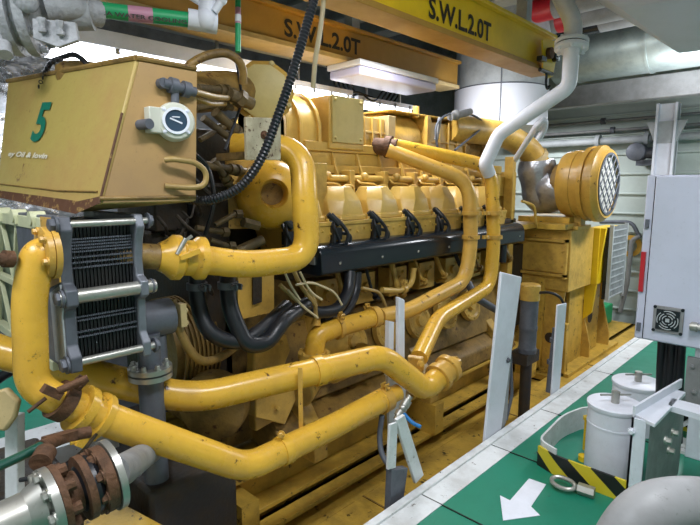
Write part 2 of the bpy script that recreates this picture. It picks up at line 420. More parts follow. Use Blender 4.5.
for i in range(5):
    p = V(-3.8-.03*i, 3.6+.1*i, 2.79); kb.tube([p, p+V(0,.2,-.3), p+V(.02,.45,-.2), p+V(0,.7,-.32), p+V(0,1.0,.0)], .012, .2, 8)
tag(kb.build('hanging_cables', M_black), 'bundle of dark cables sagging behind the brownish ochre beam', 'cable')

# ================================================================== DRUM, DUCT, OVERHEAD
dc = V(-3.25, 6.05, 0)
dr = thing('exhaust_drum', 'large white cylindrical lagged exhaust trunk rising behind the yellow beam', 'exhaust trunk', (dc.x, dc.y, 2.2))
MB().cyl(dc+Z*2.3, dc+Z*2.76, .56, .56, 56).build('lower_shell', M_drum, dr)
MB().cyl(dc+Z*2.77, dc+Z*4.29, .55, .55, 56).build('upper_shell', M_ltgrey, dr)
sd = (EYE-dc); sd.z = 0; sd.normalize()
s_ = MB(); s_.obox(dc+sd*.562+Z*2.75, (.012, .01, 1.1), sd); s_.ring(dc+Z*2.765, Z, .56, .012, .004, 56); s_.build('seam', M_fgrey, dr)
du = thing('air_duct', 'large round galvanised air duct crossing below the ceiling at the far wall', 'duct', (-1.4, 7.6, 2.98))
MB().cyl(V(-3.2, 7.6, 3.44), V(1.5, 7.6, 3.44), .40, .40, 48).build('shell', M_galv, du)
d_ = MB()
for xx in (-2.9, -2.0, -1.1, -.2): d_.ring(V(xx, 7.6, 3.44), X, .40, .03, .012, 48)
d_.build('joint_band', M_galv, du)
b = MB(); b.box((-3.6, 7.75, 2.74), (1.58, 7.95, 3.03)); tag(b.build('wall_girder', M_grey, bevel=.01), 'dark grey girder running just under the round duct', 'girder')
ohp = [(-3.3, 5.85, 3.55, .13, 'grey overhead pipe nearest the bright yellow beam top'), (-3.3, 6.25, 3.52, .14, 'grey overhead pipe with a red and white band'), (-3.3, 6.7, 3.56, .15, 'brownish grey overhead pipe just above the round duct')]
for i, (x, y, z, r, lb) in enumerate(ohp):
    rt = thing('overhead_pipe', lb, 'pipe', (x, y, z-r), 'overhead pipes near the ceiling')
    MB().cyl(V(x, y, z), V(1.5, y, z), r).build('tube', M_grey, rt)
    MB().ring(V(-2.65+i*.10, y, z), X, r, .22, .004).build('colour_band', (M_red, M_red, M_black)[i], rt)
    MB().ring(V(-2.98+i*.12, y, z), X, r, .16, .003).build('dark_band', M_black, rt)
b = MB(); b.prism([V(-1.05, 3.2, 2.60), V(1.5, 3.2, 2.5), V(1.5, 3.2, 3.7), V(-1.75, 3.2, 3.7), V(-1.6,3.2,3.05)], Y*1.6)  # made-up solid: bluish lens flare given a shape
tag(b.build('haze_box', M_cab, bevel=.12), 'pale bluish white box standing in for lens haze in the top right corner', 'haze stand-in')
# column at the far wall
cl = thing('support_column', 'pale grey steel column in front of the far wall panels', 'column', (-1.95, 8.4, -.9))
b = MB(); b.box((-2.08, 8.38, -.49), (-1.82, 8.42, 2.74)); b.box((-2.08, 8.3, -.49), (-2.05, 8.5, 2.74)); b.box((-1.85, 8.3, -.49), (-1.82, 8.5, 2.74)); b.build('shaft', M_white, cl)
b = MB(); b.prism([V(-2.2, 8.36, 2.5), V(-1.7, 8.36, 2.5), V(-1.82, 8.36, 2.2), V(-2.08, 8.36, 2.2)], Y*.03); b.build('bracket', M_ltgrey, cl)
# wall pipes
for i, (z, r, lb) in enumerate([(2.67, .022, 'upper thin conduit'), (2.52, .022, 'lower thin conduit'), (2.36, .055, 'thick grey pipe')]):
    pz = z-.05
    rt = thing('wall_pipe', {0:'thin grey wall pipe, topmost on the far wall', 1:'thin grey wall pipe, second from the top on the far wall', 2:'thicker pale pipe with flanges running along the far wall'}[i], 'pipe', (-3, WY-.2, pz-r), 'pipes along the far wall')
    MB().cyl(V(-4.6, WY-.2, pz), V(1.5, WY-.2, pz), r).build('tube', M_grey if i < 2 else M_ltgrey, rt)
    f = MB()
    for xx in ((-2.95, -1.5, -.2) if i < 2 else (-3.3, -2.6, -1.6)): f.cyl(V(xx+.15*i-.02, WY-.2, pz), V(xx+.15*i+.04, WY-.2, pz), r*1.9 if i == 2 else .05)
    for xx in (-3.9, -2.4, -.8): f.box((xx, WY-.22, pz-.01), (xx+.03, WY-.02, pz+.01))
    f.build('coupling', M_fgrey if i < 2 else M_ltgrey, rt)
mo = thing('wall_valve_motor', 'small round dark grey motor mounted on the far wall beside the column', 'motor', (-2.45, 8.55, 1.9))
pc = at(637,152,y=8.6)
MB().lathe(pc-Y*.1, Y, [(0,.1),(.02,.13),(.1,.135),(.3,.12)]).build('fan_guard', M_fgrey, mo)
b = MB(); b.cyl(pc+V(.05,.05,-.01), pc+V(.4,.05,-.04), .08); b.box(pc+V(0,-.02,-.2), pc+V(.38,.38,-.12)); b.build('body', M_fgrey, mo)
# pipes lower on the far wall
cp = thing('grey_conduit', 'grey conduit bending down the far wall right of the air filter', 'pipe', (-2.6, 8.9, 0))
b = MB(); b.tube([at(600,222,y=8.85), at(632,222,y=8.85), at(640,238,y=8.85)], .03, .1, 10); b.build('upper_run', M_fgrey, cp)
b = MB(); b.tube([at(640,236,y=8.85), at(632,240,y=8.85), at(627,285,y=8.85), at(620,312,y=8.85)], .035, .08, 10); b.tube([at(612,262,y=8.8), at(622,296,y=8.8)], .03, 0, 8); b.build('lower_run', M_grey, cp)

wr = thing('wall_ring', 'ochre ring hanging on the far wall right of the air filter', 'ring', at(630,258,y=8.9))
MB().lathe(at(630,246,y=8.88), Y, [(0,.10),(.05,.10),(.05,.17),(0,.17)], 28, False, True).build('ring', M_pipe2, wr)
MB().cyl(at(626,240,y=8.88), at(626,240,y=8.98), .02).build('peg', M_fgrey, wr)
# green floor-level box and round end by the far wall
b = MB(); b.box((-2.95, 8.0, -.5), (-2.5, 8.5, -.2)); tag(b.build('junction_box', M_tape_g, bevel=.02), 'low dark green box on the floor by the far wall', 'box')

# white flanged pipe
wp = [at(489,174,x=-2.27), at(485,164,x=-2.27), at(499,134,d=4.3), at(569,87,d=3.95), at(572,45,d=3.9)]
rt = thing('white_pipe', 'white painted pipe with a flange rising past the yellow beam end', 'pipe', wp[0])
MB().tube(wp, .058, [.03, .05, .06]).build('lower_tube', M_white, rt)
MB().tube([at(572,45,d=3.9), at(574,22,d=3.9), at(560,-5,d=3.95), at(550,-30,d=4.0)], .066, [.12,.1]).build('upper_tube', M_white, rt)
fd = (at(574,22,d=3.9)-at(572,45,d=3.9)).normalized(); fc = at(571.5,45,d=3.9)
for k, s_ in enumerate((-1, 1)):
    b = MB(); b.lathe(fc+fd*(.004 if s_ > 0 else -.034), fd, [(0,.122),(.03,.122)]); b.bolts(fc+fd*(.034 if s_>0 else -.034), fd*s_, .1, 6, .013, .02, .4); b.build('flange', M_white, rt, bevel=.004)
MB().lathe(fc-fd*.004, fd, [(0,.112),(.008,.112)]).build('gasket', M_black, rt)
rt = pipe('white_vent_pipe', 'thin white pipe hooking up beside the thick white flanged pipe', 'pipe', [at(507,180,x=-2.6), at(511,166,x=-2.6), at(538,124,d=4.6), at(545,119,d=4.6), at(545,128,d=4.65), at(538,140,d=4.7)], .028, M_white, [.06,.1,.04,.04])

# ================================================================== ENGINE
e = thing('diesel_engine', 'large yellow V-type marine diesel engine on the skid', 'engine', (-3.1, 3.2, -.1))
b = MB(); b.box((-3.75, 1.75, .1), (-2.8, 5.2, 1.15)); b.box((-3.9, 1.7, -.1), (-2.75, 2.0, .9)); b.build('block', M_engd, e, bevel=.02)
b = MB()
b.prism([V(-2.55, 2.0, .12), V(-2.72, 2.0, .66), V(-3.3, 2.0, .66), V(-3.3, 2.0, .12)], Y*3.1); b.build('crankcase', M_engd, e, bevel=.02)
# crankcase inspection discs
for i in range(5):
    c = V(-2.6, 2.7+.42*i, .44)
    m = MB(); dn = V(1, 0, .3).normalized(); m.lathe(c, dn, [(-.02,.15),(.03,.15),(.035,.12),(.02,.10),(.02,.05),(.05,.045),(.05,.0)]); m.bolts(c+dn*.03, dn, .13, 8, .008, .01); m.build('inspection_cover', M_eng, e)
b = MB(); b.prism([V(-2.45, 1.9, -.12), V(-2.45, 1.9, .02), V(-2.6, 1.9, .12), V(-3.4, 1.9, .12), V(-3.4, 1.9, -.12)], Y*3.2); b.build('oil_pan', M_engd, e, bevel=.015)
# cylinder heads bank
HX_ = -2.5
b = MB(); b.prism([V(-2.62, 2.1, .98), V(-2.5, 2.1, 1.2), V(-2.5, 2.1, 1.27), V(-3.0, 2.1, 1.36), V(-3.0, 2.1, .98)], Y*3.0); b.build('cylinder_head_bank', M_dark, e, bevel=.01)  # shade in the gaps between covers put into this dark colour
covers = [2.02+.4*i for i in range(7)]
def rocker(y):
    m = MB(); x0, x1 = -2.82, -2.47; h = .17
    def ringp(z, ins, ch, lean=0):
        a, bq = x0+ins, x1-ins; c, d = y+ins, y+.35-ins
        return [V(a+ch,c,z), V(bq-ch,c,z), V(bq,c+ch,z), V(bq,d-ch,z), V(bq-ch,d,z), V(a+ch,d,z), V(a,d-ch,z), V(a,c+ch,z)]
    m.rings([ringp(1.37,.0,.05), ringp(1.40,.0,.05), ringp(1.405,.008,.06), ringp(1.50,.012,.085), ringp(1.595,.06,.075), ringp(1.603,.075,.07)])
    c = m.build('rocker_cover', M_cover, e, bevel=.008)
    m = MB(); m.prism([V(-2.45,y-.005,1.36), V(-2.45,y+.355,1.36), V(-2.45,y+.345,1.30), V(-2.45,y+.29,1.14), V(-2.45,y+.06,1.14), V(-2.45,y+.005,1.30)], X*-.38)
    m.box((-2.44,y,1.345),(-2.46,y+.35,1.37))
    for k in range(5): m.hexbolt(V(-2.45, y+.05+.07*k, 1.31 if k % 2 else 1.29), X, .008, .012)
    for k in (0.03,.31): m.hexbolt(V(-2.455, y+k, 1.37), Z, .012, .02)
    m.build('cylinder_head', M_eng, e, bevel=.006)
    # harness between covers
    m = MB(); yy = y-.03
    m.tube([V(-2.46,yy-.02,1.42), V(-2.42,yy+.03,1.36), V(-2.38,yy+.07,1.28), V(-2.40,yy+.04,1.19), V(-2.44,yy,1.12)], .013, .04, 8)
    m.tube([V(-2.47,yy+.0,1.40), V(-2.40,yy-.05,1.33), V(-2.41,yy+.02,1.22), V(-2.44,yy-.02,1.14)], .009, .04, 8)
    m.tube([V(-2.47,yy-.03,1.40), V(-2.42,yy-.03,1.30), V(-2.42,yy-.05,1.15)], .014, .04, 8)
    m.cyl(V(-2.46,yy-.05,1.42), V(-2.43,yy+.02,1.35), .018); m.box((-2.46,yy-.04,1.25),(-2.41,yy+.03,1.33)); m.cyl(V(-2.44,yy-.02,1.24), V(-2.44,yy-.04,1.12), .03); m.box((-2.47,yy-.05,1.12),(-2.44,yy+.05,1.2)); m.tube([V(-2.44,yy+.0,1.3), V(-2.40,yy+.11,1.28), V(-2.41,yy+.10,1.20), V(-2.45,yy+.02,1.16)], .012, .05, 8)
    m.build('injector_harness', M_rub, e)
for y in covers: rocker(y)
# fuel rail and looped lines over the covers
b = MB(); b.cyl(V(-2.78,1.9,1.66), V(-2.78,4.95,1.66), .026); b.box((-2.88,1.9,1.70),(-2.84,4.95,1.76)); b.box((-3.0,1.9,1.58),(-2.86,4.95,1.64))
for y in covers: b.box((-2.84,y+.02,1.58),(-2.74,y+.07,1.72)); b.ball(V(-2.76,y+.2,1.675), .035)
b.build('fuel_rail', M_cover, e, bevel=.004)
for y in covers:
    m = MB(); m.tube([V(-2.74,y+.30,1.50), V(-2.70,y+.30,1.60), V(-2.72,y+.38,1.61), V(-2.72,y+.44,1.60), V(-2.72,y+.44,1.50)], .010, .03, 8)
    m.tube([V(-2.77,y+.12,1.66), V(-2.72,y+.1,1.625), V(-2.68,y+.22,1.62), V(-2.68,y+.3,1.58)], .008, .03, 8)
    m.build('fuel_line', M_cover, e)
b = MB(); b.cyl(V(-2.95,1.9,1.74), V(-2.95,4.9,1.74), .035)
for k in range(8): b.ring(V(-2.95,2.1+.37*k,1.74), Y, .035, .04, .014)
b.build('coolant_rail', M_cover, e)
b = MB(); b.box((-3.9, 1.9, 1.1), (-3.0, 5.0, 1.72)); b.build('vee_housing', M_dark, e, bevel=.02)
# air plenum row on top: lathed end, arched housing, square plate, barrels, ribbed box
ax = -3.15
b = MB(); b.box((-3.5,2.35,1.68),(-2.88,4.9,1.86)); b.box((-3.45,2.5,1.86),(-2.86,3.55,1.93))
for k in range(9): b.prism([V(-2.88,2.5+.27*k,1.68), V(-2.80,2.5+.27*k,1.68), V(-2.88,2.5+.27*k,1.9)], Y*.02)
b.build('plenum_base', M_cover, e, bevel=.006)
hp = [(-3.5,1.9)]+[(-3.18+.3*math.cos(math.radians(a)), 2.0+.29*math.sin(math.radians(a))) for a in range(150,9,-20)]+[(-2.88,1.9)]
b = MB(); b.prism([V(x,2.33,z) for x, z in hp], Y*.34)
for yy in (2.33,2.45,2.63): b.prism([V(x if x>-3.2 else x, yy, z) for x, z in [(-3.52,1.88)]+[(-3.18+.325*math.cos(math.radians(a)), 2.0+.315*math.sin(math.radians(a))) for a in range(150,9,-20)]+[(-2.86,1.88)]], Y*.03)
b.build('arched_housing', M_cover, e, bevel=.004)
b = MB(); b.box((-3.5,2.72,1.88),(-2.84,3.1,2.27)); b.build('plenum_box', M_cover, e, bevel=.01)
b = MB(); b.box((-2.84,2.74,1.93),(-2.825,3.08,2.27))
for yy in (2.77,3.05):
    for zz in (1.96,2.24): b.hexbolt(V(-2.825,yy,zz), X, .011, .012)
b.build('square_cover_plate', mat('plate_pale_yellow', '#c4b170', .45, dirt='#a08a50', amt=.4, scale=6), e, bevel=.003)
b = MB(); b.box((-3.45,3.12,1.88),(-2.9,3.42,2.16)); 
for k in range(3): b.box((-2.9,3.15+.1*k,1.88),(-2.88,3.17+.1*k,2.16)); 
b.box((-2.9,3.12,2.03),(-2.885,3.42,2.05)); b.build('plenum_joint', M_cover, e, bevel=.004)
b = MB(); b.box((-3.5,3.43,1.86),(-2.86,3.52,2.19)); b.build('pale_flange', M_cream, e, bevel=.004)
b = MB(); b.lathe(V(-3.15,3.52,2.01), Y, [(0,.20),(.05,.24),(.1,.25),(.42,.25),(.47,.22),(.5,.22)], 32); b.box((-3.45,4.0,1.82),(-2.87,4.05,2.24)); b.build('plenum_barrel', M_eng, e)
b = MB(); b.box((-3.45,4.05,1.84),(-2.92,4.75,2.2))
for k in range(5): b.box((-3.46,4.08+.155*k,1.83),(-2.895,4.10+.155*k,2.215))
b.box((-2.92,4.05,2.01),(-2.9,4.75,2.03)); b.box((-3.4,3.5,2.24),(-2.9,4.8,2.255))
for yy in (3.9,4.5): b.cyl(V(-2.93,yy,2.22),V(-2.93,yy,2.32),.03)
b.build('ribbed_plenum', M_eng, e, bevel=.005)
b = MB(); b.lathe(V(-3.12,4.75,2.03), Y, [(0,.19),(.1,.19),(.12,.15),(.4,.15),(.42,.19),(.46,.19),(.48,.15),(.6,.15)], 28); b.build('plenum_outlet', M_engd, e)
# round end cover with flat octagonal face (front top)
dcn = V(1,-.75,0).normalized(); dc0 = V(-2.68,2.0,2.18)
b = MB(); b.lathe(dc0-dcn*.35, dcn, [(0,.14),(.22,.15),(.25,.18),(.3,.195),(.33,.195),(.35,.17)], 10); b.build('round_end_housing', M_eng, e)
b = MB(); b.lathe(dc0, dcn, [(-.004,.165),(.012,.165),(.016,.155)], 10); 
for a in (.5,1.9,3.6,5.2): 
    aa, uu, _ = basis(dcn); b.hexbolt(dc0+(aa*math.cos(a)+uu*math.sin(a))*.178-dcn*.01, dcn, .014, .02)
b.build('end_cover_plate', MATS['plate_pale_yellow'], e)
b = MB(); b.tube([dc0-dcn*.15+V(-.05,.0,-.01), at(232,90,x=-2.78), at(188,93,x=-2.72)], .115, [.1]); b.build('crossover_pipe', M_engd, e)
# water pump: round volute with a dark mouth
pcn = V(.86,-.5,.04).normalized(); pc = at(272,194,x=-2.5)
b = MB(); b.lathe(pc-pcn*.16, pcn, [(0,.1),(.0,.16),(.04,.215),(.10,.215),(.16,.20),(.21,.165),(.245,.12),(.255,.085),(.24,.075),(.16,.07),(.15,.0)], 36, True); b.build('pump_volute', M_pipe, e)
b = MB(); aa, uu, _ = basis(pcn)
MB().lathe(pc+pcn*.0, pcn, [(.0,.066),(.003,.066)]).build('pump_mouth', M_engd, e)
b.box(pc+V(-.5,.12,-.2), pc+V(-.1,.55,.2)); b.obox(pc-pcn*.18, (.52,.05,.42), pcn); b.cyl(pc+V(-.3,-.02,-.12), pc+V(-.3,-.02,.3), .06)
for k in ((-.2,-.17),(.2,-.17),(-.2,.17),(.2,.17)): b.hexbolt(pc-pcn*.155+aa*k[0]+uu*k[1], pcn, .016, .02)
b.build('pump_bracket', M_eng, e, bevel=.008)
# front gear case, brackets, dark interior, dampers
b = MB(); b.box((-3.9,1.55,.1),(-2.75,1.78,1.62)); b.box((-3.6,1.5,1.6),(-2.9,2.0,1.95)); b.build('front_gear_case', M_dark, e, bevel=.02)  # shadow and lens haze over this end put into the dark colour
b = MB(); cc = at(200,358,x=-2.66)
for k in range(9): b.ring(V(cc.x-.35, cc.y-.06+.028*k, cc.z), Y, .30, .012, .012, 40)
b.cyl(V(cc.x-.35, cc.y-.1, cc.z), V(cc.x-.35, cc.y+.2, cc.z), .27, seg=40); b.build('crank_damper', M_engd, e)
b = MB()
b.prism([at(x,y,x=-2.5) for x,y in [(255,345),(268,334),(287,335),(291,350),(277,385),(277,420),(256,432),(253,380)]], X*-.08); b.build('mount_bracket', M_eng, e, bevel=.01)
b = MB(); b.prism([at(x,y,x=-2.44) for x,y in [(256,418),(256,385),(292,372),(296,400),(285,425)]], X*-.1)
for x,y in [(262,348),(281,343),(265,375),(277,408)]: b.hexbolt(at(x,y,x=-2.42), X, .014, .015)
b.build('bracket_gusset', M_eng, e, bevel=.008)
b = MB(); c = at(232,396,x=-2.6); b.lathe(c-Y*.1, V(.6,-.8,0), [(0,.2),(.1,.2),(.12,.17),(.14,.05)], 30); b.bolts(c+V(.03,-.13,0), V(.6,-.8,0), .16, 10, .012, .015); b.build('idler_housing', M_engd, e)
# low manifold elbow at (320,335) and small pump
b = MB(); b.box((-2.9,2.35,.2),(-2.55,2.62,.7)); c = at(300,395,x=-2.5); b.cyl(c, c+V(-.2,.3,0), .09); b.lathe(at(330,370,x=-2.5), Y, [(0,.1),(.3,.09),(.32,.12),(.36,.12)],24); b.build('lube_pump', M_eng, e, bevel=.01)
b = MB()
for yy in (2.1,3.4,4.7): b.prism([V(-2.35,yy,-.2), V(-2.35,yy,-.05), V(-2.6,yy,.25), V(-2.9,yy,.25), V(-2.9,yy,-.2)], Y*.12)
b.build('mounting_foot', M_eng, e, bevel=.008)

rr_ = random.Random(8)
for i in range(9):
    y = 2.5+.3*i; x0 = -2.54
    m = MB(); z0 = rr_.uniform(.78,.95); m.tube([V(x0,y,1.0), V(x0+.06,y+.01,z0), V(x0+.05,y+.12,z0-.06), V(x0-.1,y+.18,z0-.12)], rr_.choice((.012,.018,.024)), .05, 8)
    m.ring(V(x0+.055,y+.06,z0-.03), V(0,1,-.4), .02, .03, .01, 12); m.build('drain_line', rr_.choice((M_rub, M_eng, M_engd, M_eng)), e)
for i in range(7):
    y = 2.35+.4*i; m = MB(); m.box((-2.72,y,.72),(-2.6,y+.22,.95)); m.hexbolt(V(-2.6,y+.05,.8), X, .014, .015); m.hexbolt(V(-2.6,y+.17,.9), X, .014, .015); m.cyl(V(-2.6,y+.11,.84), V(-2.57,y+.11,.84), .04); m.build('side_cover', M_eng, e, bevel=.006)
# frame rectangle under the coolant pipe
b = MB()
b.prism([at(x,y,x=-2.45) for x,y in [(238,268),(274,264),(274,312),(238,320)]], X*-.02); b.build('bracket_plate', M_eng, e)
b = MB()
b.prism([at(x,y,x=-2.43) for x,y in [(253,270),(262,269),(262,302),(253,305)]], X*-.008); b.build('slot', M_dark, e)

# bits of plumbing between tank and pump: fittings and blocks
fr = thing('fuel_filter_manifold', 'grimy cluster of fittings and small pipes behind the gauge box', 'pipe fittings', (-2.75, 1.5, 1.2))
b = MB(); b.box((-3.1,1.3,1.35),(-2.75,1.5,1.9)); b.box((-3.2,1.25,1.2),(-2.8,1.45,1.35)); b.build('block', M_dark, fr, bevel=.01)
k = MB()
for (x0,y0,x1,y1,r) in [(198,88,235,92,.022),(200,97,232,108,.018),(203,118,245,150,.02),(215,112,243,138,.028),(200,140,235,120,.014),(214,160,232,188,.02),(196,108,228,104,.016),(205,165,248,172,.022)]:
    p, q = at(x0,y0,x=-2.55), at(x1,y1,x=-2.6); k.cyl(p, q, r); k.ring(p.lerp(q,.6), q-p, r, .03, .01); k.ring(p.lerp(q,.75), q-p, r, .02, .013)
k.build('fitting', mat('fitting_grime', '#71603f', .45, .2, dirt='#2d2a2a', amt=.7, scale=12, bump=.2), fr)
k = MB(); k.cyl(at(230,95,x=-2.5), at(252,104,x=-2.5), .035); k.cyl(at(238,97,x=-2.5), at(243,101,x=-2.5), .05, seg=6)
for (x0,y0,x1,y1) in [(196,228,222,232),(215,225,235,214),(210,240,228,246)]:
    k.cyl(at(x0,y0,x=-2.5), at(x1,y1,x=-2.5), .016); k.cyl(at(x1,y1,x=-2.5), at(x1+6,y1,x=-2.5), .028, seg=6)
k.cyl(at(236,252,x=-2.5), at(262,240,x=-2.5), .03); k.cyl(at(243,222,x=-2.45), at(258,226,x=-2.45), .03, seg=6)
k.build('union', MATS['fitting_grime'], fr)
k = MB(); rr_ = random.Random(4)
for i in range(12):
    p = V(rr_.uniform(-2.72,-2.5), rr_.uniform(1.25,1.5), rr_.uniform(1.1,1.95)); q = p+V(rr_.uniform(-.03,.06), rr_.uniform(.05,.2), rr_.uniform(-.25,.1)); k.tube([p, p+V(.05,.02,-.05), q+V(.03,-.02,.03), q, q+V(-.2,.06,0)], rr_.choice((.007,.01,.014)), .04, 8)
k.build('thin_line', M_dark, fr)
k = MB(); k.tube([at(190,150,x=-2.4), at(208,165,x=-2.4), at(216,200,x=-2.4), at(205,235,x=-2.45)], .012, .1, 8); k.tube([at(236,60,x=-2.7), at(243,100,x=-2.6), at(225,150,x=-2.5)], .008, .1, 8); k.build('cable', M_rub, fr)

# rusty square plate with a bolt
pl = thing('junction_plate', 'pale rust-stained square plate behind the black ribbed conduit', 'plate', at(264,160,x=-2.0))
MB().prism([at(x,y,x=-2.0) for x,y in [(246,117),(281,118),(281,160),(247,160)]], X*-.02).build('plate', mat('plate_worn', '#b5ab90', .55, dirt='#7b6a48', amt=.6, scale=12, rust=.3), pl, bevel=.003)
MB().hexbolt(at(264,135,x=-2.0), X, .015, .02).build('bolt', M_rust, pl)
MB().box(at(262,150,x=-2.02), at(270,158,x=-2.02)+V(-.4,0,0)).build('stay', M_engd, pl)

# ---- black guard (rail cover) along the heads
g = thing('harness_guard', 'long glossy black channel guard running below the rocker covers', 'guard', (-2.4, 2.2, .98))
b = MB(); y0, y1 = 2.16, 4.95
prof = [(-2.54,1.20),(-2.47,1.235),(-2.42,1.238),(-2.38,1.228),(-2.35,1.205),(-2.335,1.175),(-2.33,1.14),(-2.33,1.055),(-2.35,1.04),(-2.54,1.04)]
b.prism([V(x, y0, z) for x, z in prof], Y*(y1-y0)); b.build('channel', M_black, g, bevel=.006)
b = MB()
for k in range(7): b.hexbolt(V(-2.333, y0+.16+.42*k, 1.11), X, .010, .008)
b.build('screw', M_steel, g)
b = MB(); b.box((-2.43,y0-.012,1.11),(-2.39,y0,1.16)); b.build('end_tab', M_steel, g)

# ---- big coolant elbow pipe
cpz = [at(140,255,x=-2.1), at(190,258,x=-2.1), at(300,262,x=-2.0), at(306,205,x=-2.0), at(302,148,x=-2.05), at(240,150,x=-2.3)]
pp = thing('coolant_pipe', 'thick yellow elbow pipe bending upward from the plate cooler', 'pipe', cpz[0])
MB().tube([cpz[1]]+[at(245,265,x=-2.05), at(308,258,x=-2.0), at(305,205,x=-2.0), at(302,148,x=-2.08), at(235,146,x=-2.4)], lambda t: .066, [.1,.2,.1,.16], 26).build('tube', M_pipe, pp)
cdir = (cpz[2]-cpz[1]).normalized()
b = MB(); b.lathe(cpz[1]-cdir*.14, cdir, [(0,.06),(.03,.075),(.06,.1),(.09,.1),(.11,.08),(.15,.08),(.17,.098),(.2,.098),(.21,.07)], 28); b.obox(cpz[1]+V(.09,-.05,.03), (.03,.09,.02), cdir+Z*.4); b.build('coupling', M_pipe, pp)
b = MB(); b.obox(cpz[1]-cdir*.06+V(.06,0,.07), (.012,.1,.012), cdir+V(.1,0,.8)); b.cyl(cpz[1]-cdir*.1+V(.09,0,.02), cpz[1]-cdir*.06+V(.09,0,.09), .01); b.build('clamp_bolt', M_steel, pp)
MB().cyl(cpz[1]-cdir*.12, cpz[1]-cdir*.36, .055).build('stub', M_engd, pp)

# ================================================================== PLATE HEAT EXCHANGER
hx = thing('plate_cooler', 'plate heat exchanger with black plates between two bolted end frames', 'heat exchanger', (-2.5, .8, .85))
ya, yb_, xh = .65, .885, -2.055
def hxframe(y, t, name, m, m2=None):
    zt, zb = 1.49, .90; pr = []
    for z, dx in [(zt,.0),(zt-.05,.02),(zt-.1,-.005),(zt-.18,-.02),(1.24,-.015),(1.22,.025),(1.16,.025),(1.14,-.015),(1.0,-.02),(.96,.015),(zb,.01)]:
        pr.append(V(xh+dx, y, z))
    pr += [V(-2.62,y,zb), V(-2.62,y,zt)]
    return MB().prism(pr, Y*t).build(name, m, hx, bevel=.006)
hxframe(ya-.045, .045, 'front_frame', M_fgrey)
MB().prism([V(-2.066,.600,1.485),V(-2.07,.600,1.25),V(-2.24,.600,1.20),V(-2.24,.600,1.485)], Y*.006).build('yellow_face', M_pipe2, hx)
MB().prism([V(-2.07,.600,1.24),V(-2.055,.600,1.17),V(-2.075,.600,1.12),V(-2.075,.600,.92),V(-2.2,.600,.92),V(-2.2,.600,1.19)], Y*.006).build('grey_face', M_ltgrey, hx)
hxframe(yb_, .035, 'rear_frame', mat('frame_light_grey', '#80848c', .4, .4, dirt='#5c6068', amt=.5, scale=8))
b = MB(); n = 34
for i in range(n):
    y = ya+(yb_-ya)*i/n; b.box((-2.6, y, .93), (-2.095-(i%2)*.006, y+.0045, 1.46))
b.build('plate_pack', M_plates, hx)
# herringbone rims of the plates
b = MB()
for z in [1.40-.012*k for k in range(5)]+[1.33,1.31,1.29,1.10,1.085,1.02,1.04]:
    for i in range(n): 
        y = ya+(yb_-ya)*i/n; b.box((-2.1, y, z), (-2.088, y+.005, z+.006))
b.build('plate_rim', M_fgrey, hx, kind='stuff', whole=True)
b = MB(); b.box((-2.58,ya,.94),(-2.12,yb_,1.44)); b.build('plate_core', M_black, hx)
for z, r in ((1.462,.014),(1.19,.028),(.935,.016)):
    m = MB(); m.cyl(V(-2.06,ya-.06,z), V(-2.06,yb_+.07,z), r); m.build('tie_rod', M_steel, hx)
    m = MB(); m.hexbolt(V(-2.06,ya-.05,z), -Y, .026, .025); m.hexbolt(V(-2.06,yb_+.055,z), Y, .024, .02); m.build('tie_nut', M_fgrey, hx)
# lattice front of the cooler
b = MB(); b.box((-3.6,.64,.86),(-2.28,.70,1.45)); b.build('back_panel', M_latp, hx)
b = MB()
b.box((-3.6,.60,1.43),(-2.25,.64,1.48)); b.box((-3.6,.60,.86),(-2.25,.64,.90))
nodes = [(-3.6+.27*i) for i in range(6)]
for i in range(5):
    for s_ in (0, 1):
        a, c = (nodes[i], nodes[i+1]) if s_ else (nodes[i+1], nodes[i])
        mid = (nodes[i]+nodes[i+1])/2
        b.obox(V((nodes[i+s_]+mid)/2,.62,1.30), (.016,.32,.02), V(mid-nodes[i+s_],0,.28), Y)
        b.obox(V((nodes[i+s_]+mid)/2,.62,1.02), (.016,.32,.02), V(mid-nodes[i+s_],0,-.28), Y)
b.box((-3.6,.60,1.145),(-2.25,.63,1.175))
b.build('lattice_brace', M_lat, hx, bevel=.003)
for i in range(5):
    m = MB(); xx = -2.33-.26*i; m.cyl(V(xx,.585,1.475), V(xx,.64,1.475), .028); m.box((xx-.028,.59,1.44),(xx+.028,.64,1.475)); m.build('lug', M_lat, hx)
# cooler outlet below: iron casting with flange
ob = thing('outlet_valve', 'grey iron outlet casting with a round flange beside the plate cooler', 'valve', at(155,375,x=-2.2))
c = at(157,318,x=-2.25)
b = MB(); b.cyl(c-Y*.12, c+Y*.06, .085); b.lathe(at(155,335,x=-2.25), -Z, [(0,.05),(.12,.05)]); b.build('body', M_fgrey, ob)
b = MB(); b.obox(c+V(.06,.09,.01), (.05,.03,.11), Y); b.hexbolt(c+V(.07,.105,.03), Y, .012); b.hexbolt(c+V(.07,.105,-.03), Y, .012); b.build('cap', M_cream, ob, bevel=.01)
fz = at(150,366,x=-2.2)
b = MB(); b.lathe(fz, -Z, [(0,.095),(.022,.095)]); b.lathe(fz-Z*.03, -Z, [(0,.095),(.022,.095)]); b.bolts(fz+Z*.001, Z, .075, 8, .012, .02); b.build('flange', M_steel, ob)
b = MB(); b.cyl(fz, fz+Z*.15, .05); b.cyl(fz-Z*.05, fz-Z*.55, .055); b.build('neck', M_fgrey, ob)

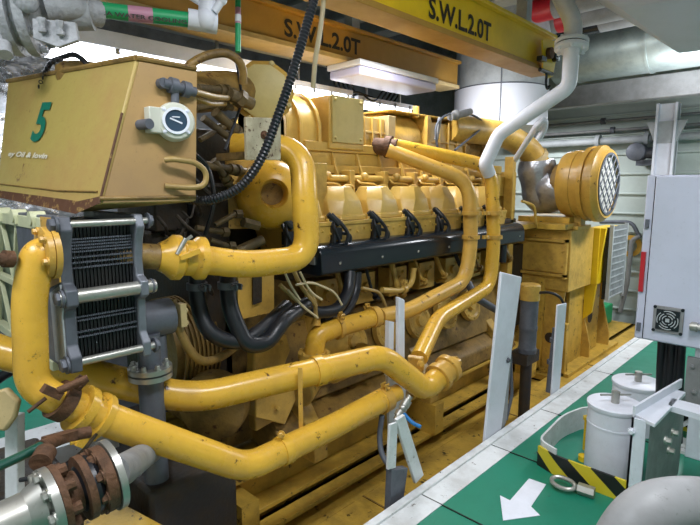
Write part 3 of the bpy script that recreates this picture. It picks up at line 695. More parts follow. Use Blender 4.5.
# ================================================================== EXPANSION TANK "5"
tk = thing('expansion_tank', 'ochre steel tank with a green number 5 above the plate cooler', 'tank', (-2.6, 1.0, 1.5))
A = at(136,58,x=-2.05); B = at(196,69,x=-2.05); Cc = at(195,203,x=-2.05); D = at(99,199,x=-2.05)
A.z = B.z = 2.09; Cc.z = 1.535; D.z = 1.535
TL = at(8,82,y=.8)
fn = (A-TL).cross(D-A).normalized()
if fn.y > 0: fn = -fn
def onf(px, py, off=.004):
    d = at(px,py,d=1)-EYE; t = (A-EYE).dot(fn)/d.dot(fn); return EYE+d*t+fn*off
BL = onf(-4,197,0); BR = onf(76,214,0)
back = 1.2
b = MB()
Bk = V(-3.4,back,2.09); 
b.add([A, B, Cc, D, TL, V(TL.x,1.2,TL.z), V(BL.x,1.2,1.535), BL, BR],
      [(0,1,2,3),(0,4,5,1),(4,7,6,5),(1,5,6,2),(3,2,6,7,8),(0,3,8,7,4)])
b.build('shell', M_tank, tk, bevel=.006, smooth=20)
b = MB(); e_ = V(.003,0,0); b.prism([A+e_+V(0,.01,-.01), B+e_-Z*.012, Cc+e_+Z*.004, D+e_+V(0,.012,.004)], X*.003); b.build('side_tone_sheet', mat('tank_side_light_tint', '#b3905c', .45, dirt='#9a7a5c', amt=.5, scale=2.5, rust=.05, rustcol='#5d3c22'), tk, smooth=20)  # browner light on this face put into an added tan sheet
M_flake = mat('flaking_rust_edge', '#a88a50', .6, dirt='#6b4426', amt=.8, scale=9, rust=.85, rustcol='#5a3a26')
b = MB(); b.prism([BL+fn*.001, BR+fn*.001, D+fn*.001, D+fn*.001+(A-D)*.05, BR+(A-D)*.09+fn*.001, BL+(A-D)*.06+fn*.001], fn*.002); b.build('rusted_lower_edge', M_flake, tk)
b = MB(); b.tube([D+(fn+X)*.002, D.lerp(A,.3)+(fn+X)*.002, D.lerp(A,.62)+(fn+X)*.002], .005, 0, 8); b.build('rusted_seam', M_flake, tk)
b = MB(); b.tube([onf(0,184,.002), onf(60,191,.003), onf(98,192,.003)], .004, .05, 6); b.build('fold_line', M_engd, tk)
b = MB(); b.tube([D+V(.006,0,.02), Cc+V(.006,0,.02)], .008, 0, 8); b.build('side_rim', M_engd, tk)
b = MB(); b.tube([A+V(.0,0,.004), B+V(0,0,.004)], .012, 0, 8); b.tube([TL+V(0,0,.004), A+V(0,0,.004)], .012, 0, 8); b.build('top_rim', M_engd, tk)
cc = at(40,70,y=.98)
b = MB(); b.lathe(V(-2.72,.98,2.09), Z, [(0,.13),(.07,.13),(.085,.11),(.10,.03)]); b.build('filler_cap', M_engd, tk)
b = MB(); b.tube([V(-2.92,.86,2.15),V(-2.85,.87,2.20),V(-2.6,.9,2.20),V(-2.5,.95,2.10)], .012, .06, 8); b.build('cap_hose', M_rub, tk)
up5 = (onf(42,105)-onf(36,140)).normalized()
text('5', M_ing, tk, onf(31,142), onf(46,143), (onf(40,103)-onf(33,142)), (onf(40,103)-onf(33,142)).length, 'number', shear=.25)
text('ey Oil & lovin', M_inw, tk, onf(9,158), onf(48,161), up5, .035, 'handwriting', shear=.3)
# chain on the tank
b = MB()
for i in range(12):
    t = i/11; p = onf(42+22*t, 88-26*t-8*math.sin(t*3), .015); b.lathe(p, X if i % 2 else Y, [(-.002,.006),(.002,.006),(.002,.01),(-.002,.01)], 8, False, True)
b.build('chain', M_rub, tk)
# fittings on the tank's side: gauge box, coupling, drain pipe
sx = -2.05
gb = thing('level_switch', 'round white instrument with dark glass dial on the tank side', 'gauge', at(172,140,x=sx+.05))
gc = at(176,121,x=sx+.07); gd = V(1,-.35,.05).normalized()
b = MB(); b.lathe(gc-gd*.07, gd, [(0,.06),(.0,.075),(.05,.078),(.07,.07)], 28); b.box((sx,gc.y-.1,gc.z-.05),(gc.x-.02,gc.y-.02,gc.z+.05)); b.box((sx,gc.y-.06,gc.z-.04),(gc.x-.04,gc.y+.04,gc.z+.04)); b.build('case', mat('instrument_white', '#c9cabb', .4), gb, bevel=.004)
b = MB(); b.lathe(gc, gd, [(0,.047),(.004,.047)]); b.build('dial', M_glass, gb)
b = MB(); b.ring(gc+gd*.004, gd, .047, .012, .006); aa, uu, _ = basis(gd)
for a in (.8,2.4,3.9,5.5): b.hexbolt(gc+(aa*math.cos(a)+uu*math.sin(a))*.062, gd, .006, .006)
b.build('bezel', M_white, gb)
b = MB(); b.obox(gc+gd*.006, (.006,.05,.002), aa+uu*.4, gd); b.obox(gc+gd*.006+uu*.015, (.004,.03,.002), aa, gd); b.build('pointer', M_white, gb)
MB().cyl(V(sx,gc.y-.12,gc.z-.02), gc+V(0,-.11,-.02), .02).build('gland', M_fgrey, gb)
fp = thing('tank_pipe_union', 'grimy threaded pipe union on the tank side above the round gauge', 'pipe fittings', at(165,85,x=sx))
b = MB(); p0, p1 = at(163,83,x=sx+.03), at(195,92,x=sx+.03); b.cyl(p0, p1, .02); b.ring(p0.lerp(p1,.3), p1-p0, .02, .03, .012); b.ring(p0.lerp(p1,.7), p1-p0, .02, .03, .012); b.cyl(V(sx,p0.y,p0.z), p0+V(.01,0,0), .02); b.cyl(at(175,92,x=sx+.03), at(175,104,x=sx+.03), .016); b.build('body', M_fgrey, fp)
b = MB(); b.tube([p1, at(215,97,x=-2.2), at(228,98,x=-2.5)], .014, .08); b.tube([at(183,93,x=sx+.03), at(210,104,x=-2.2), at(225,104,x=-2.5)], .012, .08); b.build('tube', M_copper, fp)
pipe('drain_pipe', 'bent tan pipe looping back at the lower corner of the tank side', 'pipe', [at(165,160,x=-2.02), at(172,159,x=-2.0), at(195,162,x=-1.99), at(207,172,x=-1.99), at(205,186,x=-1.99), at(190,188,x=-2.0), at(165,186,x=-2.04)], .012, M_copper, [.02,.03,.03,.03,.03])
# arched cable sleeve going up to the beam behind the tank
pipe('arched_hose', 'olive grey hose arching over the back of the tank', 'hose', [at(188,66,d=2.6), at(205,55,d=2.65), at(228,52,d=2.7), at(243,64,d=2.75), at(243,84,d=2.8)], .022, M_engd, .08)

# ================================================================== LARGE LOWER PIPES
R1 = .062
# pipe 1: from cooler flange, down, along the front
n1 = [V(-2.16,.60,1.35), V(-2.16,.47,1.35), at(37,262,d=1.82), at(38,330,d=1.87), at(38,388,d=1.9)]
p1 = thing('cooling_water_pipe', 'thick yellow pipe dropping from the cooler flange to the rusty clamp', 'pipe', n1[0])
q0 = at(72,240,d=1.93); 
P1 = [V(-2.10,.59,1.36), at(38,254,d=1.86), at(29,296,d=1.86), at(32,385,d=1.9), at(60,402,d=1.93), at(88,411,d=2.0)]
MB().tube(P1, .058, [.12,.14,.14,.06], 28).build('tube', M_pipe, p1)
b = MB(); b.lathe(V(-2.10,.600,1.36), -Y, [(0,.10),(.02,.10)]); b.lathe(V(-2.10,.578,1.36), -Y, [(0,.095),(.02,.095),(.025,.07)]); b.bolts(V(-2.10,.556,1.36), -Y, .08, 6, .012, .018, .3); b.build('flange', M_pipe2, p1)
b = MB(); b.cyl(at(-5,259,d=1.75), at(14,260,d=1.8), .022, seg=14); b.ring(at(8,259,d=1.79), at(14,260,d=1.8)-at(-5,259,d=1.75), .022, .03, .008); b.build('side_branch', M_rust, p1)
cd1 = (at(100,417,d=2.03)-at(66,402,d=1.93)).normalized()
b = MB(); clamp(b, at(62,401,d=1.93), cd1, R1, .05, 1.2); b.build('rusty_clamp', M_rust, p1)
b = MB(); b.cyl(at(58,391,d=1.85), at(88,378,d=1.9), .014); b.cyl(at(46,398,d=1.83), at(28,412,d=1.8), .007); b.obox(at(52,392,d=1.84), (.03,.07,.03), cd1); b.build('rusty_clamp_lug', M_rust, p1)
P2 = [at(84,410,d=2.0), at(120,424,d=2.07), at(246,468,d=2.4), at(330,428,d=2.75), at(384,399,d=3.05), at(398,392,d=3.12)]
p2 = thing('cooling_water_pipe', 'lowest thick yellow pipe sweeping from the rusty clamp to the blue valve', 'pipe', P2[0])
MB().tube(P2, lambda t: .066 if t < .93 else .05, [.1,.09,.05,.05], 28).build('tube', M_pipe, p2)
b = MB(); b.lathe(P2[0]-cd1*.03, cd1, [(0,.068),(0,.092),(.035,.092),(.04,.075),(.075,.075),(.08,.095),(.11,.095),(.115,.068)], 28)
b.obox(at(84,439,d=1.98), (.04,.05,.06), cd1); b.cyl(at(70,442,d=1.95), at(96,438,d=2.0), .012); b.hexbolt(at(72,408,d=1.9), X, .01); b.build('coupling', M_pipe, p2, bevel=.003)
b = MB(); dd = (P2[3]-P2[2]).normalized(); clamp(b, P2[2].lerp(P2[3],.42)+Z*0, dd, R1, .05, 2.2, False); b.build('support_band', M_pipe, p2)
b = MB(); clamp(b, at(384,400,d=3.05), P2[4]-P2[3], R1, .06, 1.4); b.build('end_clamp', M_pipe2, p2)
# pipe 3: upper of the pair
P3 = [at(-30,340,d=2.25), at(0,352,d=2.28), at(45,364,d=2.3), at(95,376,d=2.33), at(190,400,d=2.45), at(382,356,d=3.0), at(425,390,d=3.2), at(440,376,d=3.3)]
p3 = thing('cooling_water_pipe', 'upper thick yellow pipe of the pair crossing in front of the engine', 'pipe', P3[1])
MB().tube(P3, lambda t: .072, [.05,.05,.05,.16,.09,.08], 28).build('tube', M_pipe, p3)
b = MB(); dd = (P3[5]-P3[4]).normalized(); bc = P3[4].lerp(P3[5],.62); clamp(b, bc, dd, .071, .05, 2, False); b.build('support_band', M_pipe, p3)
b = MB(); d3 = (P3[7]-P3[6]).normalized(); b.lathe(P3[7]-d3*.03, d3, [(0,.07),(0,.095),(.04,.095),(.045,.08),(.1,.08),(.105,.095),(.14,.095),(.15,.05),(.2,.045)], 24); b.hexbolt(P3[7]+d3*.17, X, .03, .04); b.build('end_coupling', M_pipe2, p3)
# hanger strap between the two pipes
b = MB(); tp = bc-Z*.07+V(.02,-.02,0); bt = P2[2].lerp(P2[3],.40)+Z*.07
b.obox((tp+bt)/2, (.022,.01,(tp-bt).length+.1), V(.6,-.8,0)); b.hexbolt(bt+V(.02,-.02,.03), V(.6,-.8,0), .014, .015)
tag(b.build('hanger_strap', M_pipe2), 'flat yellow strap joining the two thick lower pipes', 'strap')

# ================================================================== TWO VERTICAL PIPES
VA = [at(380,146,x=-2.75), at(400,147,x=-2.7), at(464,184,x=-2.25), at(470,195,x=-2.2), at(466,250,x=-2.2), at(461,283,x=-2.2), at(408,311,x=-2.2), at(372,318,x=-2.25)]
va = thing('riser_pipe', 'left of two yellow pipes bending down across the black guard', 'pipe', VA[-1], 'twin riser pipes in front of the engine')
MB().tube([at(388,150,x=-2.75), at(469,181,x=-2.25), at(471,245,x=-2.2), at(465,281,x=-2.2), at(408,311,x=-2.2), at(380,317,x=-2.22)], .058, [.16,.14,.14,.1], 22).build('tube', M_pipe2, va)
VBp = [at(405,144,x=-2.72), at(488,166,x=-2.3), at(493,240,x=-2.2), at(487,280,x=-2.2), at(437,325,x=-2.1), at(420,356,x=-1.95)]
vb = thing('riser_pipe', 'right of two yellow pipes, running down to the lower coupling', 'pipe', VBp[-1], 'twin riser pipes in front of the engine')
MB().tube([at(392,145,x=-2.75), at(491,166,x=-2.28), at(494,240,x=-2.2), at(490,286,x=-2.2), at(438,318,x=-2.1), at(419,358,x=-1.93)], .058, [.18,.16,.16,.12], 22).build('tube', M_pipe, vb)
b = MB(); dd = (at(419,358,x=-1.93)-at(438,318,x=-2.1)).normalized(); c = at(416,363,x=-1.92); b.obox(c, (.10,.035,.10), dd); b.hexbolt(c+V(.08,-.06,.03), V(.8,-.5,0), .02, .02); b.build('end_flange', M_pipe2, vb, bevel=.006)
for (x1, y1, x2) in ((471,213,494),(471,237,494)):
    m = MB(); a1, a2 = at(x1,y1,x=-2.2), at(x2,y1,x=-2.2); m.ring(a1, Z, .058, .03, .014); m.build('clamp', M_pipe2, va)
    m = MB(); m.ring(a2, Z, .058, .03, .014); m.obox((a1+a2)/2+X*.03, (.02,.1,.03), a2-a1); m.hexbolt(a1.lerp(a2,.5)+X*.04, X, .012); m.build('clamp', M_pipe2, vb)
# joint box where they leave the engine
b = MB(); b.lathe(at(386,147,x=-2.8), V(1,.4,-.1), [(-.1,.07),(0,.07),(.0,.09),(.05,.09),(.05,.07),(.1,.07)]); b.build('riser_outlet', M_rust, e)
# lower manifold: elbow at (320,335) joined to left riser
lm = thing('manifold_elbow', 'yellow elbow on the engine side feeding the left riser pipe', 'pipe', at(316,352,x=-2.3))
MB().tube([at(372,318,x=-2.24), at(330,330,x=-2.28), at(316,336,x=-2.3), at(314,356,x=-2.3)], .062, [.04,.1]).build('tube', M_pipe, lm)
b = MB(); b.lathe(at(314,352,x=-2.3), -Z, [(0,.07),(.0,.1),(.03,.1),(.035,.075),(.18,.085),(.2,.06)]); b.bolts(at(314,352,x=-2.3), Z, .085, 6, .01, .015); b.build('base_flange', M_eng, lm)
b = MB(); clamp(b, at(374,317,x=-2.24), VA[6]-VA[7], .062, .05, 2.5); clamp(b, at(338,328,x=-2.27), VA[6]-VA[7], .062, .03, 1.2); b.build('clamp', M_pipe2, lm)
MB().cyl(at(316,325,x=-2.3), at(317,312,x=-2.3), .03, .02).build('nipple', M_pipe2, lm)
pipe('sensing_line', 'thin tan line curving down from the manifold to the base', 'pipe', [at(362,288,x=-2.3), at(380,292,x=-2.3), at(388,312,x=-2.3), at(388,350,x=-2.3), at(387,400,x=-2.3)], .012, M_copper, [.06,.08,.05])
pipe('oil_line', 'tan tube with an elbow beneath the black guard', 'pipe', [at(414,268,x=-2.4), at(412,284,x=-2.4), at(400,291,x=-2.4), at(382,290,x=-2.4)], .022, M_cover, [.06,.06], clamps=[(at(404,289,x=-2.4), V(0,1,0), 1.5)])

# ================================================================== HOSES
hz_mat = M_rub
pipe('rubber_hose', 'black rubber hose under the yellow elbow, the left one', 'hose', [at(197,268,x=-2.3), at(197,305,x=-2.28), at(210,336,x=-2.2), at(240,344,x=-2.15), at(262,330,x=-2.15), at(287,306,x=-2.25)], .04, hz_mat, [.12,.12,.12,.12], clamps=[(at(197,286,x=-2.29), Z, 1.5)], cm=M_fgrey, group='black rubber hoses')
pipe('rubber_hose', 'black rubber hose making a deep U below the yellow elbow', 'hose', [at(228,270,x=-2.25), at(228,305,x=-2.2), at(246,346,x=-2.12), at(268,344,x=-2.1), at(282,322,x=-2.12), at(306,304,x=-2.25)], .042, hz_mat, [.15,.14,.1,.12], clamps=[(at(228,285,x=-2.23), Z, 1.5)], cm=M_fgrey, group='black rubber hoses')
pipe('rubber_hose', 'black rubber hose curling down from the left end of the black guard', 'hose', [at(350,272,x=-2.36), at(349,290,x=-2.33), at(338,311,x=-2.28), at(315,313,x=-2.28), at(298,305,x=-2.32)], .038, hz_mat, [.1,.12,.08], group='black rubber hoses')
pipe('rubber_hose', 'second black rubber hose beside the one at the guard end', 'hose', [at(357,272,x=-2.4), at(356,292,x=-2.38), at(345,316,x=-2.33), at(322,320,x=-2.33)], .034, hz_mat, [.1,.1], group='black rubber hoses')
pipe('rubber_hose', 'dark hose behind the tall white post', 'hose', [at(503,242,x=-2.4), at(502,262,x=-2.4)], .04, hz_mat, 0, group='black rubber hoses')
pipe('rubber_hose', 'dark hose curving behind the tall white post toward the skid', 'hose', [at(468,283,x=-2.5), at(476,298,x=-2.4), at(500,312,x=-2.3)], .035, M_fgrey, .1, group='black rubber hoses')
cb_ = thing('wiring_bundle', 'tangle of thin white and tan wires below the yellow elbow', 'wires', at(290,300,x=-2.2))
b = MB()
for (pts) in ([(283,268),(290,285),(300,300)],[(300,272),(310,292),(322,300)],[(288,290),(302,306),(318,318)],[(296,285),(312,282),(335,292),(342,305)]):
    b.tube([at(x,y,x=-2.18+.02*i) for i,(x,y) in enumerate(pts)], .007, .06, 8)
b.build('white_wire', M_hose, cb_)
b = MB()
for (pts) in ([(290,262),(300,285),(316,306)],[(280,285),(296,300),(305,312)],[(307,290),(315,300),(316,318)]):
    b.tube([at(x,y,x=-2.22) for x,y in pts], .013, .06, 8)
b.build('tan_tube', M_copper, cb_)
pipe('bypass_tube', 'tan tube hanging in a shallow loop in front of the fins', 'pipe', [at(172,300,x=-2.25), at(182,340,x=-2.2), at(200,364,x=-2.2), at(222,357,x=-2.25), at(236,346,x=-2.35)], .022, M_engd, [.12,.12,.1])

# black ribbed conduit
cdp = [at(320,-25,d=2.25), at(313,3,d=2.22), at(291,80,d=2.2), at(262,160,d=2.2), at(240,190,d=2.22), at(205,203,d=2.28), at(180,196,d=2.35)]
tag(MB().tube(cdp, .0215, [.1,.2,.2,.14,.08], 14, rib=.008).build('ribbed_conduit', M_rub), 'black ribbed conduit hanging diagonally in front of the engine', 'conduit')
tag(MB().tube([at(325,-20,d=2.9), at(322,20,d=2.9), at(315,60,d=2.95), at(313,88,d=3.0)], .014, .3, 10).build('hanging_cable', M_hose), 'cream cable hanging just right of the ribbed conduit', 'cable')
gp = thing('banded_pipe', 'thin vertical pipe banded green and white in front of the ochre beam', 'pipe', at(238,52,d=2.8))
for i, (y0, y1, m) in enumerate([(-20,8,M_tape_g),(8,24,M_tape_p),(24,36,M_tape_g),(36,52,M_tape_g),(15,22,M_tape_w)]):
    MB().cyl(at(238,y0,d=2.8), at(238,y1,d=2.8), .0155+(.0008 if i==4 else 0), seg=12).build('band', m, gp)

# ================================================================== TOP LEFT VALVE AND LABELLED PIPE
vl = thing('overhead_valve', 'whitish grey flanged valve assembly in the top left corner', 'valve', at(30,50,d=2.3))
M_vg = mat('valve_grey', '#a3a6aa', .5, dirt='#75797d', amt=.6, scale=12, bump=.4)
vc = at(22,12,d=2.35); vd = (at(80,14,d=2.4)-vc).normalized()
b = MB(); b.lathe(vc, vd, [(-.2,.1),(-.05,.11),(-.05,.19),(-.01,.19),(-.01,.15),(.02,.15),(.02,.19),(.06,.19),(.06,.12),(.12,.08),(.3,.07)], 28); b.bolts(vc+vd*.06, vd, .16, 8, .016, .03); b.build('body', M_vg, vl)
b = MB(); b.prism([at(x,y,d=2.22) for x,y in [(32,18),(75,22),(78,40),(58,47),(33,38)]], -FW*-.02)
for x, y in ((42,24),(60,27)): b.lathe(at(x,y,d=2.2)-Z*.035, Z, [(0,.018),(.02,.018),(.02,.012),(.035,.014),(.05,.02),(.06,.02)], 6)
b.build('bracket', M_vg, vl, bevel=.004)
b = MB(); b.tube([at(45,8,d=2.3), at(75,6,d=2.35), at(85,12,d=2.4), at(100,14,d=2.45)], .06, .06); b.lathe(at(20,-2,d=2.2), -Y, [(0,.06),(.03,.03)]); b.ball(at(27,2,d=2.2), .045); b.build('elbow', M_vg, vl)
b = MB(); b.tube([at(5,55,d=2.25), at(2,30,d=2.3), at(10,10,d=2.3)], .03, .05); b.build('branch', M_vg, vl)
lp = thing('labelled_pipe', 'overhead pipe wrapped in green and pink lettered tape above the tank', 'pipe', at(140,16,d=2.5))
a0, a1 = at(92,9,d=2.42), at(190,20,d=2.6)
for t0, t1, m in ((0,.35,M_tape_g),(.35,.6,M_tape_p),(.6,1,M_tape_g)):
    MB().cyl(a0.lerp(a1,t0), a0.lerp(a1,t1), .036).build('band', m, lp)
n_ = (EYE-a0).normalized()
text('SEA WATER COOLING', M_ink, lp, a0.lerp(a1,.05)+n_*.038-Z*.022, a0.lerp(a1,.95)+n_*.038-Z*.022, Z, .02)
vt = thing('pipe_tee', 'white painted pipe tee at the end of the taped pipe', 'pipe fitting', at(205,20,d=2.6))
b = MB(); b.cyl(at(188,19,d=2.6), at(217,24,d=2.65), .05); b.cyl(at(206,22,d=2.62), at(211,-20,d=2.62), .045); b.ring(at(210,-4,d=2.62), Z, .045, .03, .01); b.ball(at(206,20,d=2.62), .058); b.build('tee', M_white, vt)
b = MB(); b.cyl(at(214,12,d=2.6), at(222,0,d=2.6), .02); b.ball(at(222,0,d=2.6), .026); b.cyl(at(200,2,d=2.6), at(190,-4,d=2.6), .018); b.build('plug', M_white, vt)

# ================================================================== SKID / BASE
sk = thing('engine_skid', 'yellow steel skid base with long beams under the engine', 'skid', (-2.6, 3.5, -.9))
def ibeam(xc, y0, y1, z0, z1, w, name):
    m = MB(); m.box((xc-w/2,y0,z1-.03),(xc+w/2,y1,z1)); m.box((xc-w/2,y0,z0),(xc+w/2,y1,z0+.03)); m.box((xc-.02,y0,z0),(xc+.02,y1,z1)); return m.build(name, M_base, sk, bevel=.003)
ibeam(-2.62, 1.42, 5.35, -.42, -.13, .34, 'main_beam')
ibeam(-3.5, 1.42, 5.4, -.42, -.13, .3, 'main_beam')
ibeam(-2.46, 1.60, 5.4, -.72, -.46, .24, 'lower_beam')
MB().box((-2.20,1.35,-.56),(-1.66,8.6,-.5)).build('floor_plate', M_base, sk, bevel=.003)
b = MB(); b.box((-1.95,1.35,-.5),(-1.93,8.6,-.494))
for yy in (2.4,4.3,6.2): b.box((-2.2,yy,-.5),(-1.66,yy+.012,-.4945))
b.build('weld_seam', M_engd, sk, whole=True)
MB().box((-3.9,5.5,-.56),(-2.18,8.6,-.5)).build('rear_floor_plate', M_base, sk)
b = MB(); b.box((-2.24,1.35,-.9),(-2.20,8.6,-.5)); b.build('edge_plate', M_base, sk)
b = MB(); b.box((-3.9,1.3,-.62),(-2.25,5.5,-.58)); b.build('drip_tray', M_base, sk)
b = MB()
for yy in (1.5, 3.4, 5.2): b.box((-3.6,yy,-.46),(-2.3,yy+.12,-.2))
b.box((-2.34,4.85,-.3),(-2.2,5.1,-.2)); b.box((-2.34,4.85,-.5),(-2.32,5.1,-.2)); b.build('cross_member', M_base, sk)
b = MB()
for k in range(6): b.hexbolt(V(-2.52, 1.55+.13*k if k < 3 else 2.0+.8*k, -.13), Z, .02, .03)
b.build('hold_down_bolt', M_rust, sk)
# lower left: machinery end plate, tank under flange
b = MB(); b.box((-2.45,.9,-.9),(-2.1,1.35,.25)); tag(b.build('skid_end_box', M_dark, bevel=.02), 'dark oily box at the front end of the skid below the lowest pipe', 'box')
b = MB(); b.prism([at(x,y,z=.2) for x,y in [(75,525),(118,500),(165,525),(150,560),(70,560)]], -Z*.5); tag(b.build('pump_bed', M_base, bevel=.01), 'speckled yellow bed plate under the flanged bellows', 'bed plate')

# ================================================================== FLANGED BELLOWS, bottom left
xb, zb = -1.545, .715; bx = thing('flanged_bellows', 'rusty flanged rubber bellows with bolts at the bottom left', 'pipe joint', (xb, .45, zb-.12))
def yb2(px, py): return at(px, py, x=xb).y
c1 = at(46,505,x=xb); c2 = at(112,474,x=xb); ax_ = (c2-c1).normalized(); L = (c2-c1).length
b = MB(); b.cyl(c1-ax_*.35, c1-ax_*.0, .062); b.lathe(c1-ax_*.05, ax_, [(0,.062),(.04,.08)]); b.build('aluminium_pipe', M_steel, bx)
b = MB(); b.lathe(c1, ax_, [(0,.102),(.022,.102)], 36); b.bolts(c1, -ax_, .085, 8, .014, .018); b.build('near_flange', M_steel, bx)
b = MB(); b.lathe(c1+ax_*.024, ax_, [(0,.1),(.018,.1),(.02,.06),(L*.36,.06),(L*.37,.096),(L*.37+.02,.096)], 30)
for k in range(8):
    q = 2*math.pi*k/8; aa, uu, _ = basis(ax_); o_ = (aa*math.cos(q)+uu*math.sin(q))*.083; b.cyl(c1+o_+ax_*.02, c1+o_+ax_*(L*.36), .017, seg=8)
b.build('rusty_spacer', M_rust, bx)
b = MB(); b.lathe(c1+ax_*(L*.46), ax_, [(0,.06),(L*.06,.075),(L*.14,.088),(L*.22,.088),(L*.3,.075),(L*.38,.06)], 30); b.build('rubber_bellows', M_rub, bx)
b = MB(); b.lathe(c2-ax_*.045, ax_, [(0,.1),(.03,.1)], 36); b.bolts(c2-ax_*.045, -ax_, .08, 8, .016, .02, .2); b.build('rusty_flange', M_rust, bx)
b = MB(); b.lathe(c2-ax_*.012, ax_, [(0,.108),(.02,.108)], 40); b.build('far_flange', M_steel, bx)
b = MB(); b.tube([c2, at(124,469,d=1.72), at(140,458,d=2.05), at(158,447,d=2.6)], .052, [.03,.1]); b.build('outlet_pipe', M_grey, bx)
# green handled lever
gl = thing('green_lever', 'dark green lever pipe at the left edge above the bellows', 'lever', at(20,458,d=1.5))
MB().tube([at(-10,470,d=1.4), at(20,457,d=1.5), at(44,444,d=1.6)], .014, .05).build('handle', mat('dark_green', '#0f4a3c', .35), gl)
b = MB(); b.tube([at(40,447,d=1.58), at(68,436,d=1.75), at(90,432,d=1.8)], .02, .05); b.obox(at(60,438,d=1.7), (.04,.12,.03), at(90,432,d=1.8)-at(40,447,d=1.58)); b.cyl(at(46,452,d=1.55), at(40,463,d=1.5), .03); b.build('rusty_end', M_rust, gl)
pipe('black_cable', 'thin black cable looping from the rusty clamp over the bellows', 'cable', [at(98,432,d=2.0), at(80,455,d=1.75), at(50,475,d=1.6), at(20,480,d=1.6)], .007, M_rub, .1)
wb = thing('white_bracket', 'cream and white steel bracket at the left edge beside the green walkway', 'bracket', at(12,500,d=2.0))
b = MB(); b.prism([at(x,y,d=1.9) for x,y in [(-15,395),(5,388),(18,402),(14,418),(4,432),(-15,430)]], FW*.03); b.build('cream_plate', M_cream, wb, bevel=.01)
b = MB(); b.obox(at(15,460,d=2.0), (.05,.05,.36), FW); b.build('upright', M_whited, wb, bevel=.005)
# black ring behind left
pipe('black_hose', 'black hose curving behind the upper thick pipe at the left edge', 'hose', [at(-10,385,d=2.6), at(8,372,d=2.6), at(24,366,d=2.6), at(36,362,d=2.7)], .025, M_rub, .08)
b = MB(); b.box((-3.2,-.2,-.9),(-2.35,.75,.2)); tag(b.build('pump_casing', M_dark, bevel=.03), 'dark machine casing below the plate cooler at the left', 'casing')

# ================================================================== GENERATOR END
cbx = thing('terminal_box', 'yellow steel terminal box with ribbed front beside the rocker covers', 'terminal box', (-2.55, 5.9, .55))
tx, ty, y2 = -2.12, 5.62, 6.3
zt = 1.13; zb_ = at(570,292,x=-2.12).z
b = MB(); b.prism([V(-2.95,ty,zt), V(tx,ty,zt), V(tx,ty,zb_), V(-2.95,ty,zb_+.05)], Y*(y2-ty)); b.build('case', M_eng, cbx, bevel=.008)
b = MB()
for z in (1.0,.62): b.box((-2.88,ty-.05,z),(tx-.02,ty,z+.03))
b.box((-2.9,ty-.05,.6),(-2.87,ty,1.03)); b.box((tx-.05,ty-.05,.6),(tx-.02,ty,1.03)); b.build('front_rib', M_eng, cbx)
b = MB(); b.box((-2.86,ty-.015,.66),(tx-.06,ty,.99))
for x in (-2.8,-2.5,-2.2):
    for z in (.74,.9): b.hexbolt(V(x,ty-.015,z), -Y, .012)
b.build('cover', M_eng, cbx)
b = MB(); b.box((-2.9,5.5,1.14),(-2.15,6.0,1.2)); b.box((-2.8,5.75,1.2),(-2.2,6.5,1.26)); b.build('top_ledge', M_base, cbx, bevel=.004)
gs = thing('alternator', 'yellow alternator housing with gusset plates at the far end of the skid', 'alternator', (-2.8, 6.4, -.5))
b = MB(); b.box((-3.7,5.7,-.4),(-2.6,7.3,.6)); b.build('housing', M_eng, gs, bevel=.02)
for y in (5.66, 6.35, 7.05):
    m = MB(); m.prism([V(-2.6,y,.58), V(-2.15,y,.58), V(-2.2,y,.1), V(-2.1,y,-.3), V(-2.1,y,-.5), V(-2.6,y,-.5)], Y*.03); m.build('gusset', M_eng, gs, bevel=.003)
b = MB(); b.box((-2.45,5.6,-.5),(-2.38,5.66,.58)); b.box((-2.15,5.6,-.5),(-2.10,5.68,.1)); b.box((-2.6,5.6,-.5),(-2.05,7.3,-.46)); b.box((-2.24,5.9,-.46),(-2.2,6.9,.58))
b.cyl(V(-2.2,6.55,.0), V(-2.185,6.55,.0), .09); b.build('side_plate', M_base, gs, bevel=.004)
MB().cyl(V(-2.19,6.55,.0), V(-2.18,6.55,.0), .075).build('access_hole', M_dark, gs)
MB().cyl(V(-2.3,5.655,-.1), V(-2.3,5.65,-.1), .06).build('access_hole', M_dark, gs)
b = MB(); b.box((-2.2,6.32,.45),(-2.06,6.95,1.12)); b.prism([V(-2.2,6.34,1.12),V(-2.0,6.34,1.12),V(-2.1,6.34,.1),V(-2.2,6.34,.0)],Y*.04); b.build('rear_housing', M_beamy, gs, bevel=.005)
# expanded-metal grille on the rear side
b = MB(); gx = -1.98
for i in range(11): b.obox(V(gx, 6.5+.05*i, .70), (.02,.010,.86), Y)
for j in range(11): b.obox(V(gx, 6.75, .28+.08*j), (.022,.52,.014), Y)
for (yy) in (6.48,7.02): b.obox(V(gx,yy,.70),(.04,.03,.9),Y)
b.build('vent_grille', M_ltgrey, gs, whole=True)
b = MB(); b.box((-2.04,6.46,.26),(-2.0,7.04,1.12)); b.build('grille_back', M_black, gs)

